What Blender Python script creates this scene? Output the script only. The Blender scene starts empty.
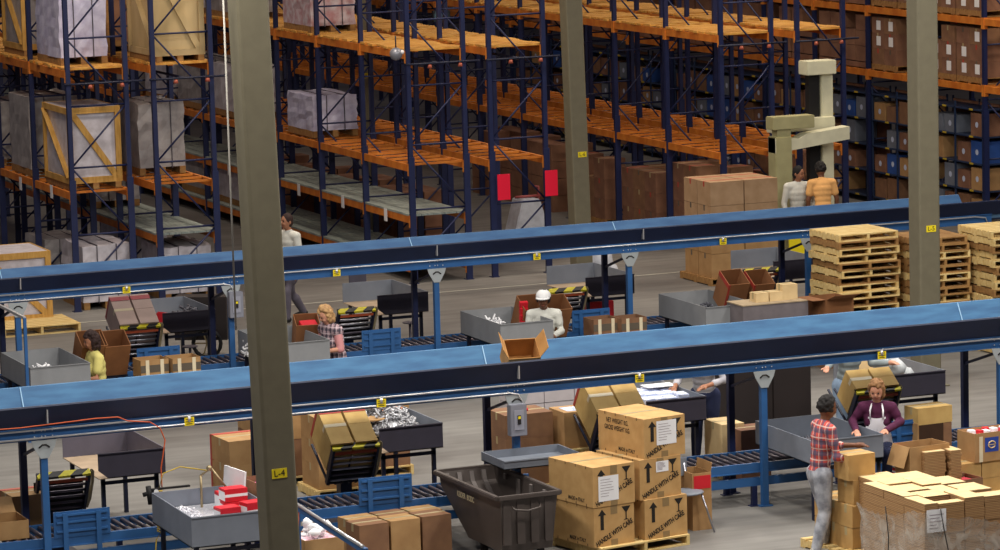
import bpy, math, random
from mathutils import Vector, Matrix, Euler
random.seed(7)
R = math.radians
C = bpy.context.scene.collection

# ------------------------------------------------------------------ camera
F = 3724.0; H = 8.75
def _n(v):
    l = math.sqrt(sum(a*a for a in v)); return tuple(a/l for a in v)
_yv = _n((-1550, 475, -F)); _xv = (9180, 762, -F)
_d = sum(a*b for a, b in zip(_xv, _yv)); _xv = _n(tuple(a-_d*b for a, b in zip(_xv, _yv)))
_zv = (_xv[1]*_yv[2]-_xv[2]*_yv[1], _xv[2]*_yv[0]-_xv[0]*_yv[2], _xv[0]*_yv[1]-_xv[1]*_yv[0])
AX = [Vector((_xv[i], _yv[i], _zv[i])) for i in range(3)]   # camera right, up, back in world
cam_d = bpy.data.cameras.new('camera'); cam = bpy.data.objects.new('camera', cam_d); C.objects.link(cam)
m = Matrix.Identity(4)
for i in range(3):
    for j in range(3): m[j][i] = AX[i][j]
m[2][3] = H
cam.matrix_world = m
cam_d.sensor_width = 36; cam_d.lens = F*36/1000; cam_d.clip_end = 400; cam_d.clip_start = 1
bpy.context.scene.camera = cam
# survey helpers: the world point seen at a photo pixel on a known plane
def _ray(px, py): return AX[0]*(px-500)+AX[1]*(275-py)-AX[2]*F
def onz(px, py, z=0):
    r = _ray(px, py); t = (z-H)/r.z; return Vector((t*r.x, t*r.y, z))
def ony(px, py, Y):
    r = _ray(px, py); t = Y/r.y; return Vector((t*r.x, Y, H+t*r.z))

# ------------------------------------------------------------------ materials
def lin(h):
    h = h.lstrip('#'); o = []
    for i in (0, 2, 4):
        c = int(h[i:i+2], 16)/255
        o.append(c/12.92 if c <= .04045 else ((c+.055)/1.055)**2.4)
    return (*o, 1)
_M = {}
def mat(name, col, rough=.6, metal=0, var=.12, scale=6, col2=None, bump=0, spec=.4, stretch=None, emit=0):
    if name in _M: return _M[name]
    m = bpy.data.materials.new(name); m.use_nodes = True; nt = m.node_tree; b = nt.nodes['Principled BSDF']
    b.inputs['Roughness'].default_value = rough; b.inputs['Metallic'].default_value = metal
    b.inputs['Specular IOR Level'].default_value = spec
    c = lin(col)
    if var > 0:
        tc = nt.nodes.new('ShaderNodeTexCoord'); mp = nt.nodes.new('ShaderNodeMapping')
        nz = nt.nodes.new('ShaderNodeTexNoise'); nz.inputs['Scale'].default_value = scale; nz.inputs['Detail'].default_value = 6
        if stretch: mp.inputs['Scale'].default_value = stretch
        nt.links.new(tc.outputs['Object'], mp.inputs[0]); nt.links.new(mp.outputs[0], nz.inputs['Vector'])
        rp = nt.nodes.new('ShaderNodeValToRGB')
        c2 = lin(col2) if col2 else tuple(min(1, x*(1+var)) for x in c[:3])+(1,)
        c1 = c if col2 else tuple(x*(1-var) for x in c[:3])+(1,)
        rp.color_ramp.elements[0].position = .35; rp.color_ramp.elements[0].color = c1
        rp.color_ramp.elements[1].position = .65; rp.color_ramp.elements[1].color = c2
        nt.links.new(nz.outputs['Fac'], rp.inputs[0]); nt.links.new(rp.outputs[0], b.inputs['Base Color'])
        if bump:
            bp = nt.nodes.new('ShaderNodeBump'); bp.inputs['Strength'].default_value = bump; bp.inputs['Distance'].default_value = .02
            nt.links.new(nz.outputs['Fac'], bp.inputs['Height']); nt.links.new(bp.outputs[0], b.inputs['Normal'])
    else:
        b.inputs['Base Color'].default_value = c
    if emit:
        b.inputs['Emission Color'].default_value = c; b.inputs['Emission Strength'].default_value = emit
    _M[name] = m; return m
def stripes(name, cols, scale, axis='X', rot=0, rough=.6, hard=True):
    """repeating bands of colours along an object axis"""
    if name in _M: return _M[name]
    m = bpy.data.materials.new(name); m.use_nodes = True; nt = m.node_tree; b = nt.nodes['Principled BSDF']
    b.inputs['Roughness'].default_value = rough
    tc = nt.nodes.new('ShaderNodeTexCoord'); mp = nt.nodes.new('ShaderNodeMapping'); mp.inputs['Rotation'].default_value = rot if rot else (0, 0, 0)
    sp = nt.nodes.new('ShaderNodeSeparateXYZ'); mu = nt.nodes.new('ShaderNodeMath'); mu.operation = 'MULTIPLY'; mu.inputs[1].default_value = scale
    fr = nt.nodes.new('ShaderNodeMath'); fr.operation = 'FRACT'; rp = nt.nodes.new('ShaderNodeValToRGB'); rp.color_ramp.interpolation = 'CONSTANT' if hard else 'LINEAR'
    e = rp.color_ramp.elements
    while len(e) < len(cols): e.new(.5)
    for i, cc in enumerate(cols): e[i].position = i/len(cols); e[i].color = lin(cc)
    nt.links.new(tc.outputs['Object'], mp.inputs[0]); nt.links.new(mp.outputs[0], sp.inputs[0]); nt.links.new(sp.outputs[axis], mu.inputs[0])
    nt.links.new(mu.outputs[0], fr.inputs[0]); nt.links.new(fr.outputs[0], rp.inputs[0]); nt.links.new(rp.outputs[0], b.inputs['Base Color'])
    _M[name] = m; return m
def plaid(name, base, dark, light, s=9):
    m = bpy.data.materials.new(name); m.use_nodes = True; nt = m.node_tree; b = nt.nodes['Principled BSDF']; b.inputs['Roughness'].default_value = .85
    tc = nt.nodes.new('ShaderNodeTexCoord'); sp = nt.nodes.new('ShaderNodeSeparateXYZ'); nt.links.new(tc.outputs['Object'], sp.inputs[0])
    def band(out, sc, w, off=0):
        a = nt.nodes.new('ShaderNodeMath'); a.operation = 'MULTIPLY_ADD'; a.inputs[1].default_value = sc; a.inputs[2].default_value = off
        f = nt.nodes.new('ShaderNodeMath'); f.operation = 'FRACT'; l = nt.nodes.new('ShaderNodeMath'); l.operation = 'LESS_THAN'; l.inputs[1].default_value = w
        nt.links.new(out, a.inputs[0]); nt.links.new(a.outputs[0], f.inputs[0]); nt.links.new(f.outputs[0], l.inputs[0]); return l.outputs[0]
    def mix(a, bcol, fac, k):
        x = nt.nodes.new('ShaderNodeMix'); x.data_type = 'RGBA'; q = nt.nodes.new('ShaderNodeMath'); q.operation = 'MULTIPLY'; q.inputs[1].default_value = k
        nt.links.new(fac, q.inputs[0]); nt.links.new(q.outputs[0], x.inputs[0])
        if isinstance(a, tuple): x.inputs[6].default_value = a
        else: nt.links.new(a, x.inputs[6])
        x.inputs[7].default_value = bcol; return x.outputs[2]
    o = mix(lin(base), lin(dark), band(sp.outputs['Z'], s, .38), .75)
    ad = nt.nodes.new('ShaderNodeMath'); ad.operation = 'ADD'; nt.links.new(sp.outputs['X'], ad.inputs[0]); nt.links.new(sp.outputs['Y'], ad.inputs[1])
    o = mix(o, lin(dark), band(ad.outputs[0], s, .35), .75)
    o = mix(o, lin(light), band(sp.outputs['Z'], s, .1, .45), .8)
    o = mix(o, lin(light), band(ad.outputs[0], s, .1, .5), .8)
    nt.links.new(o, b.inputs['Base Color']); _M[name] = m; return m

KR = mat('kraft', '#9f7a50', .8, var=.10, scale=5, col2='#ae895c')
KRL = mat('kraft_light', '#cdb183', .8, var=.1, scale=5, col2='#dac092')
KRD = mat('kraft_dark', '#785640', .85, var=.1, scale=5, col2='#886448')
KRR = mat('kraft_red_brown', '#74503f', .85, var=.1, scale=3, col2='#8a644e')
KRY = mat('kraft_yellow', '#b8965a', .8, var=.1, scale=5, col2='#c7a668')
KIN = mat('kraft_hole_shade', '#6b4426', .9, var=.1, scale=5)
TAPE = mat('brown_tape', '#a89872', .35, var=.05)
TAPED = mat('dark_tape', '#5c5348', .4, var=.05)
TAPEL = mat('pale_tape', '#d8cbae', .35, var=.05)
REDT = mat('red_tape', '#a83a30', .5, var=.08)
PINKT = mat('faded_red_tape', '#b04a55', .5, var=.08)
BLUE = mat('blue_paint', '#2a578c', .45, var=.10, scale=3)
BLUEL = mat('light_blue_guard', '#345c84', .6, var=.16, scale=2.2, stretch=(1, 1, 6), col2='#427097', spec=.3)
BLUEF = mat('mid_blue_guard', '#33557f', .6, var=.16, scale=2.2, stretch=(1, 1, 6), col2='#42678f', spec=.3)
BLUED = mat('shaded_blue_guard', '#101c3a', .5, var=.1, scale=4)  # shade on the outward-flared front guard, put into its blue
NAVY = mat('navy_rack_paint', '#141e46', .5, var=.12, scale=4)
NAVYD = mat('dark_navy_paint', '#141a33', .5, var=.1, scale=4)
ORG = mat('orange_beam_paint', '#bd6620', .55, var=.2, scale=5, col2='#d58230')
PLK = mat('orange_plank_wood', '#b5701f', .75, var=.3, scale=3, stretch=(1.2, 14, 1), col2='#eab860')
GPLK = mat('grey_plank_wood', '#7d8684', .8, var=.2, scale=3, stretch=(12, 1, 1), col2='#a0a9a2')
GRY = mat('grey_tray_paint', '#767c88', .5, var=.06, scale=5)
GRYL = mat('light_grey_tray_paint', '#84868a', .5, var=.06, scale=5)
GRYD = mat('dark_grey_tray_paint', '#45414e', .55, var=.08, scale=5)
COLM = mat('olive_grey_column_paint', '#6b6553', .6, var=.05, scale=8)
WOOD = mat('pale_pallet_wood', '#c9a869', .8, var=.2, scale=4, stretch=(1, 8, 4), col2='#dcc48a')
WOODD = mat('brown_pallet_wood', '#8a6238', .85, var=.2, scale=4, stretch=(1, 8, 4), col2='#a07a48')
WOODY = mat('crate_wood', '#b0843f', .8, var=.2, scale=4, stretch=(6, 1, 1), col2='#c79c55')
PLY = mat('pale_plywood', '#b29a6e', .8, var=.1, scale=3, stretch=(1, 1, .3), col2='#c4ad82')
WRAP = mat('white_stretch_wrap', '#b6b0b8', .35, var=.12, scale=6, col2='#d0ccd6', bump=.5)
WRAPG = mat('grey_stretch_wrap', '#8f8a8c', .4, var=.15, scale=5, col2='#aaa5a6', bump=.5)
WHT = mat('white_paper', '#e6e6ea', .7, var=.03)
WHTP = mat('off_white_metal', '#cfcfd0', .5, var=.04)
COND = mat('conduit_metal', '#c9c9cc', .3, metal=.6, var=0)
CHR = mat('roller_steel', '#a9aab4', .3, metal=.8, var=0)
ROLD = mat('dark_roller_steel', '#5b5560', .4, metal=.6, var=0)
BLK = mat('black_rubber', '#151417', .7, var=0)
YEL = mat('yellow_label', '#e6cf1e', .5, var=0)
RED = mat('red_plastic', '#c8202e', .5, var=.05)
SIGN = mat('red_sign', '#e01038', .5, var=0)
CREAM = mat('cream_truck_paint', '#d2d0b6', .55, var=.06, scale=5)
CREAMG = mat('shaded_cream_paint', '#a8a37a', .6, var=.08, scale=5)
HAZ = stripes('hazard_stripe', ['#e9dc1e', '#17161a'], 5.6, 'X', (0, 0, R(50)))
DENIM = mat('washed_grey_denim', '#7b7e88', .9, var=.3, scale=9, col2='#b6b9c2')
NAVYC = mat('navy_cloth', '#1b2240', .9, var=.1)
SKD = mat('brown_skin', '#6e4530', .55, var=.05); SKL = mat('fair_skin', '#c78f76', .55, var=.05)
SKM = mat('tan_skin', '#9c6a50', .55, var=.05)
INK = mat('black_ink', '#1a1512', .7, var=0)
INKB = mat('blue_ink', '#26429a', .7, var=0)

# ------------------------------------------------------------------ mesh builder
class MB:
    def __init__(s): s.v = []; s.f = []; s.sm = []
    def add(s, vs, fs, smooth=False):
        o = len(s.v); s.v += [Vector(v) for v in vs]; s.f += [tuple(i+o for i in f) for f in fs]; s.sm += [smooth]*len(fs); return s
    def box(s, a, b, M=None):
        x0, y0, z0 = a; x1, y1, z1 = b
        vs = [Vector(v) for v in ((x0,y0,z0),(x1,y0,z0),(x1,y1,z0),(x0,y1,z0),(x0,y0,z1),(x1,y0,z1),(x1,y1,z1),(x0,y1,z1))]
        if M: vs = [M @ v for v in vs]
        return s.add(vs, [(0,3,2,1),(4,5,6,7),(0,1,5,4),(1,2,6,5),(2,3,7,6),(3,0,4,7)])
    def beam(s, p, q, w, h, up=Vector((0, 0, 1))):
        p = Vector(p); q = Vector(q); d = (q-p).normalized(); u = Vector(up)
        if abs(d.dot(u)) > .99: u = Vector((0, 1, 0))
        sd = d.cross(u).normalized(); u = sd.cross(d).normalized(); sd *= w/2; u *= h/2
        vs = [p-sd-u, p+sd-u, p+sd+u, p-sd+u, q-sd-u, q+sd-u, q+sd+u, q-sd+u]
        return s.add(vs, [(0,1,2,3),(4,7,6,5),(0,4,5,1),(1,5,6,2),(2,6,7,3),(3,7,4,0)])
    def tube(s, pts, r, n=8, closed=True):
        pts = [Vector(p) for p in pts]; rs = r if isinstance(r, (list, tuple)) else [r]*len(pts); vs = []
        for i, p in enumerate(pts):
            d = (pts[min(i+1, len(pts)-1)]-pts[max(i-1, 0)]).normalized()
            a = d.cross(Vector((0, 0, 1)) if abs(d.z) < .9 else Vector((1, 0, 0))).normalized(); b = d.cross(a)
            vs += [p+(a*math.cos(t)+b*math.sin(t))*rs[i] for t in [2*math.pi*k/n for k in range(n)]]
        fs = [(i*n+k, i*n+(k+1) % n, (i+1)*n+(k+1) % n, (i+1)*n+k) for i in range(len(pts)-1) for k in range(n)]
        s.add(vs, fs, True)
        o = len(s.v)-len(vs)
        if closed:
            s.f += [tuple(o+k for k in reversed(range(n))), tuple(o+(len(pts)-1)*n+k for k in range(n))]; s.sm += [False, False]
        return s
    def ball(s, c, r, n=10, m_=6, sc=(1, 1, 1)):
        c = Vector(c); vs = [c+Vector((0, 0, r*sc[2]))]
        for i in range(1, m_):
            t = math.pi*i/m_
            for k in range(n):
                p = 2*math.pi*k/n; vs.append(c+Vector((r*sc[0]*math.sin(t)*math.cos(p), r*sc[1]*math.sin(t)*math.sin(p), r*sc[2]*math.cos(t))))
        vs.append(c-Vector((0, 0, r*sc[2]))); L = len(vs)-1
        fs = [(0, 1+k, 1+(k+1) % n) for k in range(n)]
        for i in range(m_-2):
            for k in range(n):
                a = 1+i*n+k; b = 1+i*n+(k+1) % n; fs.append((a, a+n, b+n, b))
        fs += [(L, 1+(m_-2)*n+(k+1) % n, 1+(m_-2)*n+k) for k in range(n)]
        return s.add(vs, fs, True)
    def prism(s, poly, d0, d1, axis='x'):
        """polygon in the other two axes extruded along axis"""
        def P(a, b, t): return {'x': (t, a, b), 'y': (a, t, b), 'z': (a, b, t)}[axis]
        n = len(poly); vs = [P(a, b, d0) for a, b in poly]+[P(a, b, d1) for a, b in poly]
        fs = [tuple(range(n)), tuple(reversed(range(n, 2*n)))]+[(i, i+n, (i+1) % n+n, (i+1) % n) for i in range(n)]
        return s.add(vs, fs)
    def mesh(s, name, off=None, bevel=0):
        me = bpy.data.meshes.new(name); o = Vector(off) if off else Vector()
        me.from_pydata([v-o for v in s.v], [], s.f); me.polygons.foreach_set('use_smooth', s.sm)
        import bmesh
        bm = bmesh.new(); bm.from_mesh(me); bmesh.ops.recalc_face_normals(bm, faces=bm.faces)
        if bevel: bmesh.ops.bevel(bm, geom=bm.edges[:], offset=bevel, segments=2, affect='EDGES', clamp_overlap=True)
        bm.to_mesh(me); bm.free(); return me
def obj(name, mb, m, parent=None, loc=None, off=None, bevel=0, rot=None):
    me = mb.mesh(name, off, bevel) if isinstance(mb, MB) else mb
    if m and not me.materials: me.materials.append(m)
    o = bpy.data.objects.new(name, me); C.objects.link(o)
    if parent: o.parent = parent
    if loc is not None: o.location = loc
    if rot: o.rotation_euler = rot
    return o
def wobj(name, mb, m, root=None, bevel=0):
    """mesh given in world coordinates, under an unrotated root (or top-level with its origin at its base)"""
    if root:
        off = Vector(); r = root
        while r: off += r.location; r = r.parent
        return obj(name, mb, m, root, off=off, bevel=bevel)
    xs = [v.x for v in mb.v]; ys = [v.y for v in mb.v]; zs = [v.z for v in mb.v]
    b = Vector(((min(xs)+max(xs))/2, (min(ys)+max(ys))/2, min(zs)))
    return obj(name, mb, m, None, loc=b, off=b, bevel=bevel)
def tag(o, label=None, cat=None, group=None, kind=None):
    if label: o['label'] = label
    if cat: o['category'] = cat
    if group: o['group'] = group
    if kind: o['kind'] = kind
    return o
def thing(name, label, cat, loc=(0, 0, 0), rz=0, group=None):
    o = bpy.data.objects.new(name, None); C.objects.link(o); o.location = loc; o.rotation_euler = (0, 0, rz); o.empty_display_size = .1
    return tag(o, label, cat, group)
KIDS = {}
def dup(root, loc, rz=None, label=None, group=None, rot=None):
    def cp(o, par):
        c = o.copy(); C.objects.link(c)
        if par: c.parent = par
        for ch in o.children: cp(ch, c)
        return c
    c = cp(root, None); c.location = loc
    if rz is not None: c.rotation_euler = (0, 0, rz)
    if rot is not None: c.rotation_euler = rot
    if label: c['label'] = label
    if group: c['group'] = group
    return c
def text(s, size, m, parent, M, name='printed_text', bold=0.0, sx=1.0):
    cu = bpy.data.curves.new(name, 'FONT'); cu.body = s; cu.size = size; cu.align_x = 'CENTER'; cu.align_y = 'CENTER'; cu.extrude = .0006; cu.offset = bold
    t = bpy.data.objects.new('tmp', cu); C.objects.link(t)
    bpy.context.view_layer.update()
    me = bpy.data.meshes.new_from_object(t.evaluated_get(bpy.context.evaluated_depsgraph_get()))
    bpy.data.objects.remove(t); me.transform(Matrix.Diagonal((sx, 1, 1, 1))); me.transform(M); me.name = name
    me.materials.clear(); me.materials.append(m)
    o = bpy.data.objects.new(name, me); C.objects.link(o); o.parent = parent; return o
def face_front(x, y, z, roll=0):      # text plane facing -Y, x along +X
    return Matrix.Translation((x, y, z)) @ Matrix.Rotation(R(90), 4, 'X') @ Matrix.Rotation(roll, 4, 'Z')
def face_left(x, y, z, roll=0):       # text plane facing -X (reads towards -Y on the right)
    return Matrix.Translation((x, y, z)) @ Matrix.Rotation(R(-90), 4, 'Z') @ Matrix.Rotation(R(90), 4, 'X') @ Matrix.Rotation(roll, 4, 'Z')

# ------------------------------------------------------------------ setting
def concrete():
    m = bpy.data.materials.new('concrete_floor'); m.use_nodes = True; nt = m.node_tree; b = nt.nodes['Principled BSDF']
    tc = nt.nodes.new('ShaderNodeTexCoord'); L = nt.links.new
    n1 = nt.nodes.new('ShaderNodeTexNoise'); n1.inputs['Scale'].default_value = .35; n1.inputs['Detail'].default_value = 8
    mp = nt.nodes.new('ShaderNodeMapping'); mp.inputs['Scale'].default_value = (.35, 2.2, 1); n2 = nt.nodes.new('ShaderNodeTexNoise'); n2.inputs['Scale'].default_value = 2.5; n2.inputs['Detail'].default_value = 10
    L(tc.outputs['Object'], n1.inputs['Vector']); L(tc.outputs['Object'], mp.inputs[0]); L(mp.outputs[0], n2.inputs['Vector'])
    r1 = nt.nodes.new('ShaderNodeValToRGB'); r1.color_ramp.elements[0].position = .35; r1.color_ramp.elements[1].position = .68
    r1.color_ramp.elements[0].color = lin('#6a6764'); r1.color_ramp.elements[1].color = lin('#8b8985')
    r2 = nt.nodes.new('ShaderNodeValToRGB'); r2.color_ramp.elements[0].position = .3; r2.color_ramp.elements[1].position = .7
    r2.color_ramp.elements[0].color = (.62, .60, .62, 1); r2.color_ramp.elements[1].color = (1, 1, 1, 1)
    mx = nt.nodes.new('ShaderNodeMix'); mx.data_type = 'RGBA'; mx.blend_type = 'MULTIPLY'; mx.inputs[0].default_value = .8
    L(n1.outputs['Fac'], r1.inputs[0]); L(n2.outputs['Fac'], r2.inputs[0]); L(r1.outputs[0], mx.inputs[6]); L(r2.outputs[0], mx.inputs[7]); L(mx.outputs[2], b.inputs['Base Color'])
    b.inputs['Roughness'].default_value = .55; b.inputs['Specular IOR Level'].default_value = .35
    return m
fl = obj('floor', MB().box((-12, 18, -.2), (70, 140, 0)), concrete()); tag(fl, kind='structure')
w = obj('wall_back', MB().box((-12, 130, 0), (70, 130.3, 10)), mat('dark_wall', '#2a2220', .9)); tag(w, kind='structure')
w = obj('wall_right', MB().box((52, 18, 0), (52.3, 130, 10)), mat('dark_wall', '#2a2220', .9)); tag(w, kind='structure')
# floor marks
t = tag(obj('trim_1', MB().box((8, 57.0, .002), (36, 57.06, .004)), mat('worn_floor_paint', '#a9a79c', .8)), kind='structure')

def column(x, y, w, label, txt, fx=.5, mark=2.2, lean=0.0):
    o = thing('steel_column', label, 'column', (x, y, 0))
    mb = MB(); r = .03; p = []
    for cx_, cy_, a0 in ((w/2-r, w/2-r, 0), (-w/2+r, w/2-r, 90), (-w/2+r, -w/2+r, 180), (w/2-r, -w/2+r, 270)):
        for k in range(5): a = R(a0+k*22.5); p.append((cx_+r*math.cos(a), cy_+r*math.sin(a)))
    mb.prism(p, .02, 9.5, 'z'); s = obj('shaft', mb, COLM, o)
    obj('base_plate', MB().box((-w/2-.08, -w/2-.08, 0), (w/2+.08, w/2+.08, .02)), COLM, o)
    lx = -w/2+w*fx
    pl = obj('location_label', MB().box((lx-.075, -w/2-.004, mark-.045), (lx+.075, -w/2-.0005, mark+.045)), YEL, o); pl['label'] = 'yellow location label'
    text(txt, .085, INK, pl, face_front(lx, -w/2-.005, mark), 'label_text')
    o.rotation_euler = (0, R(lean), 0)
    return o
column(11.05, 32.59, .31, 'tall olive grey square steel column at left, nearest the camera, with a yellow L-4 label', 'L-4', .45, 2.2, -1.4)
column(24.62, 56.6, .30, 'olive grey steel column in front of the racks near the red signs', 'L-6', .6, 2.2, -1.1)
column(24.67, 44.87, .325, 'olive grey steel column at right in front of the pallet stacks', 'L-5', .55)
column(23.47, 63.6, .22, 'dark steel column rising inside the middle rack behind the planks', 'L-7', .5, 3.1)

# ------------------------------------------------------------------ pallet racks
BAY = 2.25
def post_bm(h, w=.075):
    mb = MB(); mb.box((-w/2, -w/2, 0), (w/2, w/2, h)); mb.box((-w/2-.015, -w/2-.02, 0), (w/2+.015, -w/2, 2.15)); mb.box((-.07, -.07, 0), (.07, .07, .012)); return mb
POSTM = post_bm(6.4).mesh('post'); POSTM.materials.append(NAVY)
def brace_mesh(d, h=6.4):
    mb = MB(); z = .18; k = 0
    for zz in (.3, 1.25, 2.35, 3.35, 4.45, 5.5): mb.tube([(0.03, 0, zz), (d-.03, 0, zz)], .018, 6)
    zs = (.3, 1.25, 2.35, 3.35, 4.45, 5.5)
    for i in range(5):
        a, b = (0.03, d-.03) if i % 2 == 0 else (d-.03, .03)
        mb.tube([(a, 0, zs[i]+.03), (b, 0, zs[i+1]-.03)], .016, 6)
    return mb
PL_BEAM = None
def beam_mesh(L):
    mb = MB(); mb.box((-.025, .04, -.12), (.025, L-.04, 0)); mb.box((-.045, .0, -.19), (.045, .045, .02)); mb.box((-.045, L-.045, -.19), (.045, L, .02)); return mb
BEAMM = beam_mesh(BAY).mesh('beam'); BEAMM.materials.append(ORG)
def deck_plank(d, seed):
    rr = random.Random(seed); mb = MB(); y = .05
    while y < BAY-.18:
        wd = rr.uniform(.16, .24); e0 = rr.uniform(-.06, .02); e1 = rr.uniform(-.02, .06); z = rr.uniform(0, .012)
        if rr.random() > .06: mb.box((e0, y, .001+z), (d+e1, y+wd, .036+z))
        y += wd+rr.uniform(.005, .03)
    return mb
def deck_bars(d):
    mb = MB()
    for k in range(5):
        y = .12+k*(BAY-.3)/4; mb.box((.03, y, -.03), (d-.03, y+.06, .005))
    return mb
def deck_grey(d, seed):
    rr = random.Random(seed); mb = MB(); x = -.03
    while x < d-.1:
        mb.box((x, .02, 0.001), (x+.2, BAY-.02, .03+rr.uniform(0, .006))); x += .212
    return mb
BRM = {}; DCK = {}
def rack(xa, xb, y0, nb, levels, label, ylev=None, bays=None):
    """levels: list of (z, kind)"""
    d = xb-xa; t = thing('pallet_rack', label, 'pallet rack', (xa, y0, 0))
    key = round(d, 2)
    if key not in BRM:
        BRM[key] = brace_mesh(d).mesh('upright_frame'); BRM[key].materials.append(NAVY)
        for i in range(3):
            mm = deck_plank(d, i+11).mesh('plank_deck'); mm.materials.append(PLK); DCK[(key, 'plank', i)] = mm
            mm = deck_bars(d).mesh('deck_bars'); mm.materials.append(ORG); DCK[(key, 'bars', i)] = mm
            mm = deck_grey(d, i+5).mesh('grey_board_deck'); mm.materials.append(GPLK); DCK[(key, 'grey', i)] = mm
    for k in range(nb+1):
        fr = obj('upright_frame', BRM[key], None, t, (0, k*BAY, 0))
        for s in (0, d): obj('post', POSTM, None, fr, (s, 0, 0))
    for k in range(nb):
        for z, kind in levels:
            if kind == 'end2' and k > 0: continue
            for s in (0.0, d): obj('shelf_beam', BEAMM, None, t, (s, k*BAY, z))
            kk = kind if kind != 'mix' else ('plank' if k % 3 else 'bars')
            mm = DCK[(key, kk, (k*7+int(z)) % 3)]
            dk = obj(mm.name.split('.')[0], mm, None, t, (0, k*BAY, z))
            if kk == 'grey': dk['label'] = 'grey weathered board deck'
    # sprinkler pipe with red heads under the top level
    pm = MB(); pm.tube([(d*.5, -.12, 3.72), (d*.5, nb*BAY, 3.72)], .022, 6); pm.tube([(-.1, -.12, 3.72), (d+.25, -.12, 3.72)], .02, 6)
    sp = obj('sprinkler_pipe', pm, NAVYD, t)
    for q in (.35, .9): obj('sprinkler_head', MB().tube([(d*q, -.12, 3.70), (d*q, -.12, 3.64)], [.03, .045], 8), mat('sprinkler_red', '#a0513e', .5), sp)
    return t
Y0 = 58.25
rack(16.35, 17.32, Y0, 5, [(1.95, 'bars'), (3.93, 'plank')], 'navy and orange pallet rack row at far left holding wooden crates')
rack(17.79, 18.78, Y0, 6, [(1.14, 'grey'), (2.0, 'bars'), (3.93, 'plank')], 'navy pallet rack row with grey board shelf, left of the near column')
rack(22.24, 23.24, Y0, 14, [(.3, 'grey'), (1.14, 'grey'), (2.02, 'bars'), (3.92, 'plank')], 'navy pallet rack row with two grey board shelves, right of the near column')
rack(23.71, 24.71, Y0, 14, [(2.0, 'bars'), (3.9, 'plank')], 'navy pallet rack row whose end carries the two red signs')
rack(28.06, 29.03, Y0, 17, [(1.84, 'bars'), (3.88, 'plank')], 'navy pallet rack row of orange decks behind the middle column')
rack(29.54, 30.44, Y0, 17, [(1.84, 'bars'), (3.88, 'plank')], 'navy pallet rack row of orange decks just left of the shelving with blue posts')
t4 = rack(33.9, 34.9, 63.37-BAY*4.4-.9, 24, [(2.60, 'bars'), (3.83, 'bars')], 'long navy and orange rack at upper right stacked with cartons on pallets')

# ------------------------------------------------------------------ cartons, pallets
def carton_mesh(w, d, h, open_=False):
    mb = MB()
    if open_:
        t = .008
        mb.box((-w/2, -d/2, 0), (w/2, d/2, t)); mb.box((-w/2, -d/2, t), (w/2, -d/2+t, h)); mb.box((-w/2, d/2-t, t), (w/2, d/2, h))
        mb.box((-w/2, -d/2+t, t), (-w/2+t, d/2-t, h)); mb.box((w/2-t, -d/2+t, t), (w/2, d/2-t, h))
    else:
        mb.box((-w/2, -d/2, 0), (w/2, d/2, h-.006)); g = .003
        mb.box((-w/2, -d/2, h-.005), (w/2, -g, h)); mb.box((-w/2, g, h-.005), (w/2, d/2, h-.001))
    return mb
CM = {}
def carton(loc, w, d, h, label, m=KR, rz=0, open_=False, group=None, tape=TAPE, flaps=(), rot=None, name='carton', stripe=None, paper=None, lip=None, kind='end'):
    """loc = base centre"""
    key = (round(w, 3), round(d, 3), round(h, 3), m.name, open_)
    if key not in CM: CM[key] = carton_mesh(w, d, h, open_).mesh('carton'); CM[key].materials.append(m)
    o = obj(name, CM[key], None, None, loc); o.rotation_euler = rot if rot else (0, 0, rz); tag(o, label, 'carton', group)
    if not open_ and tape:
        tm = MB(); tm.box((-w/2-.0015, -.025, h-.09), (w/2+.0015, .025, h+.0015))
        obj('tape', tm, tape, o)
    if open_:
        for f in flaps:
            s, ang = f; L = (d if s in 'FB' else w)*.45; fm = MB()
            if s in 'FB': fm.box((-w/2+.01, 0, -.002), (w/2-.01, L, .003))
            else: fm.box((0, -d/2+.01, -.002), (L, d/2-.01, .003))
            if s == 'F': lo, ro = (0, -d/2, h), (R(180-ang), 0, 0)
            if s == 'B': lo, ro = (0, d/2, h), (R(ang), 0, 0)
            if s == 'R': lo, ro = (w/2, 0, h), (0, R(-ang), 0)
            if s == 'L': lo, ro = (-w/2, 0, h), (0, R(180+ang), 0)
            obj('flap', fm, m, o, lo, rot=ro)
    if stripe:      # coloured tape round the end edge of the top and left face
        sm = MB(); sm.box((-w/2-.002, d/2-.11, h-.002), (w/2+.002, d/2-.03, h+.003))
        sm.box((-w/2-.003, d/2-.05, .0), (-w/2, d/2, h))
        s_ = obj('edge_tape', sm, stripe, o); s_['label'] = 'red edge tape'
    if paper:       # (face, u, v, w, h) white label
        fc, u, v, pw, ph = paper; pm = MB()
        if fc == 'F': pm.box((-w/2+u, -d/2-.003, v), (-w/2+u+pw, -d/2-.0005, v+ph))
        else: pm.box((-w/2-.003, -d/2+u, v), (-w/2-.0005, -d/2+u+pw, v+ph))
        obj('paper_label', pm, WHT, o)
    return o
def carton_at(px, py, z, w, d, h, label, m=KR, yaw=0, **k):
    """front-left TOP corner seen at px,py when the top is at height z"""
    c = onz(px, py, z); a = R(yaw); x = w/2*math.cos(a)-d/2*math.sin(a); y = w/2*math.sin(a)+d/2*math.cos(a)
    return carton((c.x+x, c.y+y, z-h), w, d, h, label, m, a, **k)

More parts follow.
